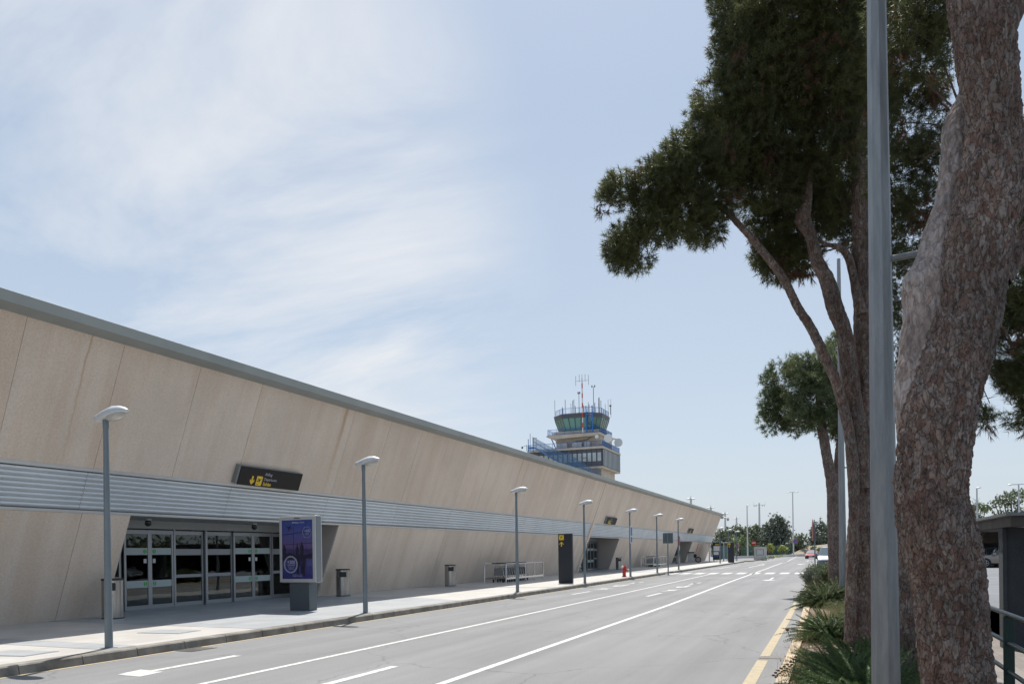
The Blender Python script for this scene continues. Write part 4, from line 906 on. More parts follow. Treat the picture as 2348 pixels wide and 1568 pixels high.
# roof antennas
mr_, mw = MB(), MB()
for k in range(11):
    (mr_ if k % 2 else mw).tube([(-3.55, -.6, 24.3+.93*k), (-3.55, -.6, 24.3+.93*(k+1))], .12, 6)
mr_.build('mast_band', 'mast_red', TW); mw.build('lattice_mast', 'dish_white', TW)
an = MB(); an.tube([(-4.8, -.6, 34.1), (-2.3, -.6, 34.1)], .04, 4)
for x, h0, h1 in ((-4.8, 33.2, 35.1), (-4.1, 33.9, 35.3), (-3.55, 33.6, 35.3), (-2.95, 33.9, 35.3), (-2.3, 33.2, 35.1)): an.tube([(x, -.6, h0), (x, -.6, h1)], .035, 4)
def pole(x, y, z0, z1, r=.05): MB().tube([(x, y, z0), (x, y, z1)], r, 4).build('antenna', 'sign_back', TW)
pole(-5.0, 2, 28.2, 32.5); an.box(-5.25, -5.1, 1.9, 2.1, 32.2, 32.6); an.box(-4.9, -4.75, 1.9, 2.1, 32.2, 32.6); pole(-2.1, 2, 28.2, 33.0, .06); an.box(-2.45, -2.3, 1.9, 2.1, 33.2, 33.6); an.box(-1.9, -1.75, 1.9, 2.1, 33.2, 33.6); pole(-2.1, 2, 32.9, 33.4)
rr_ = random.Random(3)
pole(-12.2+2.6, 1.0, 27.9, 31.2, .04); pole(.9, 3.5, 27.5, 31.0, .03); an.ell((.8, 3.5, 29.7), (.25, .25, .2), 8, 4); pole(.8, 3.5, 28, 29.6)
for k in range(19):
    x = -8.8+.5*k+rr_.uniform(-.3, .3); pole(x, 1.5+rr_.uniform(0, 4), 28.1, 29.4+rr_.uniform(.2, 2.0), rr_.uniform(.03, .08))
pole(-14.6, .5, 21.6, 25.0, .05); pole(-14.1+.2, .2, 21.6, 24.0, .05); an.tube([(-13.8, .2, 24.0), (-13.1, .2, 24.0)], .08, 4); pole(-15.2, 0, 21.6, 22.8, .05); an.tube([(-15.9, 0, 22.5), (-15.2, 0, 22.6)], .04, 4); an.ell((-16.1, 0, 22.3), (.22, .2, .25), 8, 5)
an.build('antenna', 'sign_back', TW)
cb2 = MB(); cb2.tube([(-5.8, -.12+1.7, 23.0), (-4.6, 1.55, 23.05), (-3.4, 1.55, 23.2), (-2.5, 1.55, 23.7), (-1.4, 1.55, 23.85)], .09, 5); cb2.build('cable_run', 'kerb_stone', TW)

# ------------------------------------------------------------------ cars
def car(name, label, cat, loc, rz, paint, kind='hatch', group=None, glassmat='car_glass'):
    """local +x is forward; stations: x, z bottom, z belt, z roof, half width belt, half width roof"""
    t = thing(name, label, cat, loc, rz, group)
    if kind == 'van':
        Ls = [(-2.35, .45, 1.15, 1.15, .86), (-2.3, .3, 1.2, 1.82, .92), (-1.2, .25, 1.2, 1.90, .95), (.5, .25, 1.18, 1.90, .95), (1.0, .25, 1.16, 1.80, .95), (1.65, .25, 1.12, 1.14, .94), (2.15, .28, 1.0, 1.0, .91), (2.38, .38, .78, .78, .82)]; wh = .33; wxs = (-1.5, 1.5)
    elif kind == 'suv':
        Ls = [(-2.3, .5, .95, .95, .82), (-2.22, .35, 1.05, 1.30, .90), (-1.5, .28, 1.06, 1.62, .94), (-.4, .28, 1.04, 1.69, .95), (.3, .28, 1.02, 1.60, .95), (1.05, .28, 1.00, 1.02, .94), (1.9, .3, .90, .90, .90), (2.28, .4, .68, .68, .78)]; wh = .37; wxs = (-1.35, 1.42)
    else:
        Ls = [(-2.1, .45, .85, .85, .78), (-2.02, .3, .92, 1.05, .86), (-1.4, .22, .94, 1.38, .9), (-.4, .22, .92, 1.45, .9), (.3, .22, .90, 1.36, .9), (1.0, .22, .88, .89, .89), (1.75, .25, .78, .78, .86), (2.1, .35, .6, .6, .74)]; wh = .32; wxs = (-1.25, 1.3)
    V = []; n = len(Ls); ncs = 12
    for (x, zb_, zbelt, zr, hw) in Ls:
        hr = hw*(.72 if zr > zbelt+.1 else .93); g_ = max(zr-zbelt, .015)
        half = [(hw*.80, zb_), (hw*.97, zb_+.10), (hw, (zb_+zbelt)/2), (hw*.97, zbelt), (hr*1.0, zbelt+g_*.88), (hr*.82, zbelt+g_)]
        V += [(x, y_, z_) for y_, z_ in half]+[(x, -y_, z_) for y_, z_ in half[::-1]]
    body = MB(); gl = MB(); ws = MB(); body.v = V
    for i in range(n-1):
        for k in range(ncs):
            q = (i*ncs+k, (i+1)*ncs+k, (i+1)*ncs+(k+1) % ncs, i*ncs+(k+1) % ncs)
            tall = (Ls[i][3]-Ls[i][2] > .1) or (Ls[i+1][3]-Ls[i+1][2] > .1)
            body.f.append(q)
            if tall and k in (3, 7) :
                P4 = [Vector(V[j]) for j in q]; c_ = sum(P4, Vector())/4; o_ = Vector((0, .012 if k == 3 else -.012, .004))
                P5 = [c_+(p_-c_)*.88+o_ for p_ in P4]; gl.add(P5, [(0, 1, 2, 3)])
            if tall and k in (4, 5, 6) and ((Ls[i][3]-Ls[i][2] > .1) != (Ls[i+1][3]-Ls[i+1][2] > .1)) and i > 2 :
                P4 = [Vector(V[j]) for j in q]; c_ = sum(P4, Vector())/4; nn = Vector((.012, 0, .015)); ws.add([p_+nn for p_ in P4], [(0, 1, 2, 3)])
            elif k == 5 and 0 < i <= 1:
                pass
    body.f.append(tuple(range(ncs))); body.f.append(tuple(range((n-1)*ncs, n*ncs)))
    bo = body.build('body', paint, t, smooth=True); gl.build('side_window', 'car_glass', t, fix=False); ws.build('windscreen', glassmat, t, fix=False)
    hwm = Ls[3][4]
    for x in wxs:
        for s in (-1, 1):
            w_ = MB().tube([(x, s*(hwm-.2), wh), (x, s*(hwm+.01), wh)], wh, 22).build('wheel', 'tyre', t)
            r_ = MB(); r_.tube([(x, s*(hwm+.0), wh), (x, s*(hwm+.015), wh)], wh*.25, 12)
            for k in range(6):
                a = 2*pi*k/6; r_.tube([(x, s*(hwm+.012), wh), (x+cos(a)*wh*.62, s*(hwm+.012), wh+sin(a)*wh*.62)], .035, 4)
            ring = [(x+cos(2*pi*k/20)*wh*.64, s*(hwm+.01), wh+sin(2*pi*k/20)*wh*.64) for k in range(21)]; r_.tube(ring, .02, 4, cap=False); r_.build('rim', 'rim', w_)
            MB().tube([(x, s*(hwm-.12), wh), (x, s*(hwm-.002), wh)], wh*1.14, 22).build('wheel_arch', 'car_black', t)
    xf = Ls[-1][0]; hf = Ls[-1][4]; zf = Ls[-1][2]
    for s in (-1, 1):
        MB().ell((xf-.16, s*(hf*.86), zf+.02), (.20, .20, .10), 12, 7, None).build('headlight', 'headlamp', t, smooth=True)
        MB().rbox(Ls[5][0]-.35, Ls[5][0]-.15, s*(hwm+.0), s*(hwm+.2), Ls[5][2]+.02, Ls[5][2]+.18, .02).build('wing_mirror', paint, t)
    gr = MB(); hgt = zf-.40
    gr.rbox(xf-.05, xf+.035, -hf*.55, hf*.55, .48, max(.56, zf-.04), .02); go = gr.build('grille', 'car_black', t)
    sl_ = MB()
    for k in range(3): sl_.box(xf+.036, xf+.05, -hf*.5, hf*.5, .52+.07*k, .545+.07*k)
    sl_.build('grille_bar', 'chrome', go)
    if kind == 'van': MB().tube([(xf+.05, 0, .62), (xf+.06, 0, .62)], .09, 16).build('badge', 'chrome', t)
    MB().box(xf+.02, xf+.06, -.26, .26, .34, .45).build('number_plate', 'plate_white', t)
    MB().box(xf-.12, xf+.02, -hf*.9, hf*.9, .22, .34).build('bumper', 'car_black', t)
    return t
p = A(1903, 1306, 66.)
car('parked_van', 'silver van parked nose towards the camera behind the pine trunk', 'van', (p[0], p[1], 0), -pi/2, 'car_silver', 'van', None, 'car_glass_sky')
p = A(1862, 1270, 131.)
car('parked_car', 'red car facing the camera at the right side of the road', 'car', (p[0], p[1], gh(p[1])), -pi/2-.08, 'car_red', 'hatch', None, 'car_glass_sky')
p = A(2278, 1270, 64.5)
SV = car('parked_suv', 'brown estate car parked side on beneath the far parking canopy', 'car', (p[0]+.7, p[1], 0), pi, 'car_brown', 'suv', 'cars in the parking lot')
p2 = (p[0]+.2, p[1]+3.4, 0)
car('parked_car', 'pale estate car parked just behind the brown one beneath the canopy', 'car', p2, pi, 'car_silver', 'suv', 'cars in the parking lot')

for k, (x_, y_, pn) in enumerate(((15.5, 30.5, 'white'), (15.3, 33.6, 'dark grey'), (15.6, 39.4, 'red'), (15.2, 42.6, 'silver'), (15.4, 48.2, 'white'))):
    car('parked_car', ('near ' if k == 0 else 'far ' if k == 4 else '')+pn+' car parked nose out, mirrored in the glass doors', 'car', (x_, y_, 0), pi, {'white': 'car_white', 'dark grey': 'totem_dark', 'red': 'car_red', 'silver': 'car_silver'}[pn], ('hatch', 'suv')[k % 2], 'cars in the parking lot')
# ------------------------------------------------------------------ parking canopies, pier wall and railing
t = thing('parking_canopy', 'low parking canopy with corrugated edge and concrete beam on a dark wall', 'canopy', (2.6, 15.2, 0))
def cz(y): return 2.03
bmz = MB(); bmz.box(2.60, 2.85, 14.6, 26.5, 2.03, 2.20); bmz.build('edge_beam', 'canopy_beam', t, W=True)
cs = MB(); y = 14.5
while y < 26.6: cs.prism([(y, 2.203), (y+.13, 2.203), (y+.11, 2.245), (y+.02, 2.245)], 'x', 2.52, 8.2); y += .17
cs.box(2.56, 8.2, 14.5, 26.6, 2.196, 2.207); cs.build('corrugated_roof', 'canopy_sheet', t, W=True)
MB().box(2.66, 6.5, 15.45, 15.70, 0, 2.028).build('end_wall', 'pier_wall', t, W=True)
MB().box(2.62, 2.68, 15.40, 15.75, 0, 2.028).build('wall_edge', 'pier_wall', t, W=True)
for y in (19.5, 25.5): MB().prism([(2.9, 1.80), (3.0, 2.02), (8, 2.02), (8, 1.85)], 'y', y, y+.25).build('cross_beam', 'canopy_beam', t, W=True)
for y in (20, 26): MB().box(7.6, 7.9, y, y+.3, 0, 2.0).build('post', 'pier_wall', t, W=True)
t = thing('parking_canopy', 'long dark parking canopy across the lot sheltering a row of cars', 'canopy', (9, 70, 0))
MB().box(5.5, 60, 74.6, 84, 2.9, 3.3).build('roof', 'canopy_beam', t, W=True); MB().box(5.5, 60, 84.2, 84.4, 0, 2.9).build('back_wall', 'pier_wall', t, W=True)
for x in range(7, 60, 6): MB().box(x, x+.25, 80, 80.25, 0, 2.9).build('post', 'pier_wall', t, W=True)
# far canopy to the right seen in the door reflections
t = thing('parking_canopy', 'dark parking canopy alongside the lot seen only in the door glass', 'canopy', (16, 30, 0))
MB().box(13, 22, 28, 60, 2.3, 2.5).build('roof', 'canopy_beam', t, W=True); MB().box(22, 22.2, 10, 60, 0, 2.5).build('back_wall', 'pier_wall', t, W=True)  # long back wall added as a dark backdrop in the door reflections
# railing
RL = thing('railing', 'dark green post railing with three round steel rails beside the walkway', 'railing', (1.56, 9.0, 0))
m = MB()
for z in (1.05, .77, .49): MB().tube([(1.60, 1.0, z), (1.56, 22.0, z)], .023, 10).build('rail', 'rail_tube', RL, W=True, smooth=True)
for y in (3.0, 6.05, 9.1, 12.2, 15.3, 18.4, 21.5): MB().rbox(1.545, 1.635, y-.03, y+.03, 0, 1.03, .004).build('post', 'rail_green', RL, W=True)

# ------------------------------------------------------------------ trees: trunks
def catm(P_, n):
    P_ = np.array(P_, float); m = len(P_); out = []
    for t_ in np.linspace(0, m-1, n):
        i = min(int(t_), m-2); u = t_-i; p0, p1, p2, p3 = P_[max(i-1, 0)], P_[i], P_[i+1], P_[min(i+2, m-1)]
        out.append(.5*((2*p1)+(-p0+p2)*u+(2*p0-5*p1+4*p2-p3)*u*u+(-p0+3*p1-3*p2+p3)*u**3))
    return np.array(out)
def trunk_mesh(name, pts, nr_, na, mat, parent, amp=.02, plate=9., seed=0, flare=0., knots=()):
    """pts: world centre + radius; bark plates are real relief"""
    C_ = catm(pts, nr_); V = np.zeros((nr_, na, 3)); pl_ = parent.location
    for i in range(nr_):
        c = C_[i]; t_ = C_[min(i+1, nr_-1), :3]-C_[max(i-1, 0), :3]; t_ /= np.linalg.norm(t_)
        a = np.cross(t_, [0, 1, 0.02]); a /= np.linalg.norm(a); b = np.cross(t_, a)
        for k in range(na):
            th = 2*pi*k/na; d = a*cos(th)+b*sin(th); p = c[:3]+d*c[3]
            q = Vector((p[0]*plate, p[1]*plate, p[2]*plate*.55+seed))
            q2 = q+Vector(mn.noise_vector(q*1.2))*.55+Vector(mn.noise_vector(q*3.))*.2
            dist, _ = mn.voronoi(q2); e = min(1, (dist[1]-dist[0])*2.6)
            lump = mn.noise(Vector((p[0]*2.2, p[1]*2.2, p[2]*1.6+seed)))*.9
            q3 = Vector((p[0]*plate*1.6, p[1]*plate*1.6, p[2]*plate*.42+seed*3)); rdg = 1-abs(mn.noise(q3+Vector(mn.noise_vector(q3*.5))*.6))*2.2
            r_ = c[3]*(1+.10*lump)+amp*.55*(e-.6)-amp*.8*max(0, rdg)**2+amp*.5*mn.noise(q*3.1)
            for (kx, ky, kz, kr, kh) in knots:
                dd = ((p[0]-kx)**2+(p[1]-ky)**2+(p[2]-kz)**2)/kr**2; r_ += kh*math.exp(-dd)
            V[i, k] = c[:3]+d*r_
    idx = np.arange(nr_*na).reshape(nr_, na); nx = np.roll(idx, -1, 1)
    Fq = np.stack([idx[:-1], nx[:-1], nx[1:], idx[1:]], -1).reshape(-1, 4)
    return fast(name, V.reshape(-1, 3)-np.array(pl_), Fq, mat, parent, smooth=True)
def pxpath(L, d, z_extra=None):
    """(px centre, py, width px[, depth]) -> world centre, radius"""
    o = []
    for q in L:
        dd = q[3] if len(q) > 3 else d; p = A(q[0], q[1], dd); o.append((p[0], p[1], p[2], q[2]/FP*dd/2))
    return o
rng = np.random.default_rng(5)
def unit(v): return v/np.maximum(np.linalg.norm(v, axis=-1, keepdims=True), 1e-9)
def tufts(Cn, D, nn, L, wd, twig=.10, spread=.9, droop=.15):
    """needle brushes: Cn tuft origins, D twig directions"""
    n = len(Cn); t_ = rng.random((n, nn)); base = Cn[:, None]+D[:, None]*(t_[..., None]*twig)
    rd = unit(rng.normal(size=(n, nn, 3))); nd = unit(D[:, None]*(1-spread*.55)+rd*spread+np.array([0, 0, -droop]))
    ln = L*(.65+.5*rng.random((n, nn, 1))); sd = unit(np.cross(nd, unit(rng.normal(size=(n, nn, 3)))))*wd/2
    tip = base+nd*ln; V = np.stack([base-sd, base+sd, tip], 2).reshape(-1, 3)
    return V
def crown_pts(blobs, dens, up=.35):
    Cs, Ds = [], []
    for (c, r) in blobs:
        r = np.array(r, float); n = max(6, int(dens*(r[0]*r[2]+r[0]*r[1]+r[1]*r[2])/3*12.6))
        u = unit(rng.normal(size=(n, 3))); rad = rng.random((n, 1))**.38
        Cs.append(np.array(c)+u*r*rad); Ds.append(unit(u+np.array([0, 0, up])+.5*rng.normal(size=(n, 3))))
    return np.concatenate(Cs), np.concatenate(Ds)
def needle_crown(name, blobs, dens, parent, mat, nn=24, L=.13, wd=.006, twig=.12, spread=.9, droop=.15, brown=.0, gap=-.34):
    Cs, Ds = crown_pts(blobs, dens)
    # break the mass into clumps with gaps
    keep = np.array([mn.noise(Vector(c*1.9)) > gap for c in Cs]); Cs, Ds = Cs[keep], Ds[keep]
    if brown:
        b_ = np.array([mn.noise(Vector(c*2.7+np.array([9., 3, 1]))) > .42 for c in Cs]) & (rng.random(len(Cs)) < .75)
        if b_.sum(): V = tufts(Cs[b_], Ds[b_]-np.array([0, 0, .8]), nn, L, wd, twig, spread*.7, .5); fast('dead_needles', V-np.array(parent.location), np.arange(len(V)).reshape(-1, 3), 'needles_brown', parent)
        Cs, Ds = Cs[~b_], Ds[~b_]
    V = tufts(Cs, Ds, nn, L, wd, twig, spread, droop)
    return fast(name, V-np.array(parent.location), np.arange(len(V)).reshape(-1, 3), mat, parent)
def blob(px, py, rp, d, fy=1.0, fz=1.0):
    p = A(px, py, d); r = rp/FP*d; return (p, (r, r*fy, r*fz))
def limbs(name, start, blobs, parent, mat='twig', r0=.05, frac=1., reach=1.6):
    m = MB()
    for (c, r) in blobs:
        e = Vector(c); s = min([Vector(q) for q in start], key=lambda q: (q-e).length); L = (e-s).length
        if random.random() > frac: continue
        if L > reach*3: s = e+(s-e).normalized()*reach
        side = Vector((random.uniform(-1, 1), random.uniform(-1, 1), random.uniform(-.3, .6)))*L*.12
        p1 = s.lerp(e, .3)+side; p2 = s.lerp(e, .65)+side*.7; k = min(1, .5+.3*L/reach) if L < reach*3 else .35
        m.tube([s, p1, p2, e], [r0*k, r0*.7*k, r0*.45*k, r0*.2], 6)
        for _ in range(5):
            q = p1.lerp(e, random.random()); m.tube([q, q+Vector((random.uniform(-1, 1)*r[0], random.uniform(-1, 1)*r[0], random.uniform(-.4, .9)*r[0]))*.8], [r0*.25, r0*.06], 4)
    return m.build(name, mat, parent, W=True)
# --- big foreground pine
BT = thing('pine_tree', 'massive rough barked pine trunk filling the right of the view, forking upward', 'tree', A(2215, 1805, 5.5), 0, 'roadside pines')
D1 = 5.5
main = [(2215, 1830, 182), (2205, 1640, 158), (2198, 1568, 158), (2185, 1452, 154), (2176, 1361, 153), (2162, 1289, 160), (2143, 1216, 163), (2132, 1154, 152), (2131, 1107, 150), (2138, 1056, 152), (2148, 976, 160), (2170, 888, 158), (2200, 792, 155), (2225, 695, 138), (2235, 625, 141), (2246, 550, 145), (2262, 475, 143), (2268, 405, 135), (2278, 317, 118), (2272, 217, 122), (2262, 131, 126), (2254, 56, 126), (2248, 0, 132), (2242, -120, 136), (2235, -320, 120), (2225, -620, 90)]
kx = A(2195, 770, D1-.25)
trunk_mesh('trunk', pxpath(main, D1), 820, 210, 'bark', BT, amp=.017, plate=21, knots=[(kx[0], kx[1], kx[2], .09, .02), (kx[0], kx[1], kx[2], .035, -.05)])
st2 = [(2140, 1150, 110, 5.60), (2122, 1020, 118, 5.60), (2113, 888, 118, 5.62), (2118, 822, 112, 5.64), (2130, 721, 108, 5.66), (2124, 660, 104, 5.66), (2146, 603, 90, 5.68), (2163, 528, 84, 5.7), (2179, 462, 68, 5.73), (2191, 352, 62, 5.78), (2196, 286, 58, 5.82), (2224, 215, 50, 5.86), (2262, 60, 50, 5.95), (2290, -200, 46, 6)]
kk = A(2088, 640, 5.6)
trunk_mesh('second_stem', pxpath(st2, D1), 330, 100, 'bark_pale', BT, amp=.010, plate=13, seed=4, knots=[(kk[0], kk[1], kk[2], .07, .03)])
l3 = [(2262, 170, 70, 5.6), (2300, 60, 64, 5.65), (2340, -40, 60, 5.7), (2400, -200, 50, 5.8)]
trunk_mesh('limb', pxpath(l3, D1), 90, 60, 'bark', BT, amp=.010, plate=10, seed=8)
l4 = [(2290, 640, 60, 5.6), (2330, 580, 56, 5.62), (2400, 480, 50, 5.7), (2520, 330, 40, 5.8)]
trunk_mesh('limb', pxpath(l4, D1), 60, 40, 'bark', BT, amp=.009, plate=10, seed=2)
shade_blobs = [((.6, 9.0, 10.6), (1.6, 1.6, 1.1)), ((2.4, 8.4, 10.2), (1.7, 1.7, 1.1)), ((1.2, 6.6, 9.6), (1.6, 1.5, 1.0)), ((-.4, 7.4, 10.3), (1.4, 1.4, 1.0)), ((2.9, 6.5, 9.4), (1.6, 1.5, 1.0)), ((1.8, 10.6, 11.4), (1.9, 1.6, 1.1)), ((.2, 4.8, 9.3), (1.3, 1.3, .9)), ((2.0, 4.4, 8.9), (1.4, 1.4, .9)), ((.1, 11.0, 11.6), (1.3, 1.3, .9)), ((3.9, 8.6, 10.0), (1.4, 1.4, 1)), ((3.4, 4.5, 8.6), (1.3, 1.2, .9)), ((3.4, 11.8, 11.2), (1.5, 1.5, .8)), ((4.6, 13.6, 12.4), (1.5, 1.5, .8))]  # unseen crown overhead, clumps placed to shade the trunk and walkway
needle_crown('crown', shade_blobs, 34, BT, 'needles', nn=14, L=.20, wd=.022, twig=.2)
limbs('branch', [(1.0, 6.1, 7.5), (1.1, 6.3, 8.5)], shade_blobs, BT, r0=.10)

# --- leaning multi stemmed pine behind the post
PT2 = thing('pine_tree', 'pine with three stems, a thin one leaning far out over the road, large dark crown', 'tree', G(1967, 1478, .1), 0, 'roadside pines')
D2 = 13.3
sA = [(1972, 1500, 82), (1970, 1450, 66), (1968, 1400, 60), (1972, 1266, 60), (1976, 1154, 50), (1976, 1079, 46), (1979, 966, 44), (1981, 854, 42), (1979, 704, 42), (1976, 600, 42), (1975, 539, 40), (1972, 405, 38), (1962, 333, 34), (1968, 279, 34), (1964, 200, 28), (1950, 60, 24), (1940, -80, 18)]
trunk_mesh('trunk', pxpath(sA, D2), 420, 56, 'bark', PT2, amp=.014, plate=9, seed=11)
sB = [(1972, 1120, 44), (1966, 1000, 46), (1954, 915, 42), (1946, 836, 40), (1934, 760, 36), (1916, 710, 38), (1896, 643, 34), (1873, 598, 30), (1858, 539, 28), (1842, 503, 36), (1848, 470, 26), (1852, 420, 24), (1862, 330, 18), (1840, 200, 12)]
trunk_mesh('stem', pxpath(sB, D2-.15), 240, 40, 'bark', PT2, amp=.011, plate=9, seed=15)
sC = [(1948, 1470, 26), (1952, 1340, 24), (1958, 1200, 24), (1957, 1100, 26), (1952, 1030, 26), (1942, 967, 24), (1929, 915, 24), (1914, 866, 23), (1896, 828, 22), (1877, 787, 21), (1854, 742, 21), (1829, 704, 20), (1799, 643, 18), (1773, 607, 18), (1737, 562, 17), (1696, 517, 15), (1660, 481, 13), (1610, 455, 10), (1540, 440, 7)]
trunk_mesh('thin_stem', pxpath(sC, D2-.35), 300, 30, 'bark', PT2, amp=.007, plate=11, seed=21)
br = [(1976, 720, 26), (1964, 670, 22), (1956, 630, 19), (1945, 590, 18), (1925, 568, 14), (1895, 560, 9), (1870, 545, 6)]
trunk_mesh('branch', pxpath(br, D2-.1), 60, 14, 'bark', PT2, amp=.004, plate=10, seed=3)
L2 = [(1420, 440, 42, 12.6), (1398, 468, 32, 12.5), (1440, 555, 50, 12.8), (1420, 585, 36, 12.9), (1462, 590, 36, 12.8), (1490, 425, 52, 12.5), (1500, 510, 62, 12.7), (1545, 395, 55, 12.6), (1570, 480, 70, 12.8), (1560, 350, 42, 12.7), (1640, 365, 72, 12.8), (1615, 520, 48, 13.0), (1640, 440, 62, 13), (1622, 285, 50, 13), (1690, 330, 80, 13.2), (1640, 225, 50, 13.2), (1700, 215, 76, 13.2), (1680, 120, 52, 13.4), (1700, 40, 66, 13.4), (1672, -20, 52, 13.6),
      (1770, 60, 100, 12.8), (1770, 190, 110, 12.9), (1755, 320, 100, 13.1), (1760, 430, 84, 13.3), (1765, 525, 48, 13.6), (1790, 600, 52, 13.8), (1755, 585, 34, 13.7), (1835, 590, 50, 13.8), (1850, 480, 90, 13.8), (1870, 350, 110, 13.4), (1880, 170, 120, 12.9), (1860, 10, 120, 12.8), (1960, 60, 120, 13.3), (1975, 230, 90, 13.7), (1930, 400, 70, 14), (1925, 490, 48, 14), (1955, 545, 34, 14)]
B2 = [blob(*q) for q in L2]
needle_crown('crown', B2, 235, PT2, 'needles', nn=24, L=.105, wd=.0085, twig=.09, brown=.1, gap=-.40)
limbs('branch', [A(1660, 481, D2-.35), A(1855, 430, D2-.1), A(1965, 300, D2), A(1962, 200, D2), A(1972, 405, D2), A(1560, 445, D2-.35), A(1862, 330, D2), A(1945, 560, D2)], B2, PT2, r0=.028, reach=1.0)

# --- pine behind and right of the post, crown on both sides of the big trunk
PT3 = thing('pine_tree', 'pine standing between the steel post and the big trunk, crown hanging low behind it', 'tree', A(2082, 1590, 9.5), 0, 'roadside pines')
s3 = [(2085, 1610, 78), (2080, 1560, 66), (2078, 1450, 60), (2080, 1300, 58), (2084, 1150, 54), (2100, 1000, 50), (2150, 850, 46), (2205, 700, 40), (2240, 500, 34), (2260, 300, 28), (2270, 100, 20), (2270, -60, 14)]
trunk_mesh('trunk', pxpath(s3, 9.5), 300, 60, 'bark', PT3, amp=.014, plate=9, seed=31)
L3 = [(2090, 20, 100, 10.5), (2085, 150, 90, 10.6), (2140, 60, 66, 10.5), (2075, 280, 90, 11), (2128, 205, 45, 11), (2070, 400, 80, 11.5), (2120, 350, 46, 11.3), (2105, 470, 60, 11.6), (2070, 540, 70, 12), (2060, 640, 56, 12), (2062, 740, 44, 12.2), (2058, 830, 38, 12.4),
      (2375, 480, 60, 9.5), (2385, 560, 70, 9.5), (2360, 680, 62, 9.6), (2340, 740, 70, 9.7), (2325, 820, 66, 9.7), (2360, 850, 66, 9.7), (2290, 885, 46, 9.8), (2320, 910, 50, 9.8), (2345, 940, 46, 9.8), (2270, 925, 36, 9.8), (2262, 962, 24, 9.8), (2385, 960, 46, 9.8), (2350, 390, 40, 9.6), (2352, 300, 26, 9.6), (2400, 700, 90, 9.6)]
B3 = [blob(*q) for q in L3]
needle_crown('crown', B3, 190, PT3, 'needles', nn=24, L=.095, wd=.0075, twig=.08, brown=.1)
limbs('branch', [A(2240, 500, 9.6), A(2205, 700, 9.6), A(2260, 300, 9.6)], B3, PT3, r0=.022, reach=.7)

# --- farther pine with round crown
PT4 = thing('pine_tree', 'smaller pine farther down the road with dense rounded crown and forked trunk', 'tree', A(1915, 1352, 30), 0, 'roadside pines')
s4 = [(1915, 1360, 34), (1914, 1290, 28), (1911, 1200, 28), (1909, 1130, 26), (1904, 1090, 24), (1896, 1045, 23), (1888, 1000, 22), (1884, 975, 20), (1878, 920, 14), (1868, 870, 8)]
trunk_mesh('trunk', pxpath(s4, 30), 160, 28, 'bark', PT4, amp=.02, plate=6, seed=41)
s5 = [(1916, 1345, 24, 30.2), (1920, 1200, 22, 30.2), (1921, 1140, 20, 30.2), (1922, 1060, 18, 30.3), (1930, 980, 15, 30.4), (1938, 880, 12, 30.5)]
trunk_mesh('stem', pxpath(s5, 30), 120, 22, 'bark', PT4, amp=.018, plate=6, seed=44)
L4 = [(1782, 870, 36, 31), (1775, 920, 34, 31), (1770, 965, 32, 31), (1800, 850, 34, 31), (1795, 940, 44, 31.3), (1815, 975, 26, 31), (1840, 855, 42, 30), (1850, 905, 48, 29.6), (1835, 950, 40, 29.6), (1880, 850, 48, 29.8), (1890, 920, 56, 29.8), (1875, 970, 34, 29.8), (1915, 830, 46, 30.2), (1925, 880, 50, 30.4), (1930, 950, 46, 30.4), (1918, 790, 24, 30.8), (1925, 990, 28, 30.5), (1970, 860, 60, 31), (1975, 940, 60, 31)]
B4 = [blob(*q) for q in L4]
needle_crown('crown', B4, 75, PT4, 'needles_back', nn=22, L=.16, wd=.016, twig=.14, gap=-.14)
limbs('branch', [A(1882, 960, 30), A(1878, 900, 30), A(1930, 960, 30.4)], B4, PT4, r0=.04)

# ------------------------------------------------------------------ galvanised posts of the right side
def steel_post(px, py, d, label):
    b = A(px, py, d)
    t = thing('steel_post', label, 'post', (b[0], b[1], .1), radians(8), 'tall octagonal galvanised posts')
    H = 9.9; n = 8; m = MB()
    for z, r in ((0, .112), (H, .048)):
        for k in range(n): m.v.append((r*cos(2*pi*k/n), r*sin(2*pi*k/n), z))
    m.f = [(k, (k+1) % n, (k+1) % n+n, k+n) for k in range(n)]+[tuple(range(n)), tuple(range(n, 2*n))]
    m.build('pole', 'galv', t)
    MB().rbox(-.17, .17, -.17, .17, -.01, .02, .004).build('base_plate', 'galv', t)
    MB().tube([(.06, 0, 3.93), (.62, -.02, 3.98)], .026, 10).build('bracket', 'galv', t)
    MB().rbox(.50, .55, -.05, .02, 4.0, 4.10, .01).build('bracket_plate', 'trim_metal', t)
    return t
P1 = steel_post(2033.5, 1700, 6.4, 'tall octagonal steel post close to the camera in front of the pine trunks')
q = A(1934, 1387, 22.8)
dup(P1, (q[0], q[1], .1), radians(8), 'tall octagonal steel post farther along the strip, behind the leaning pine')

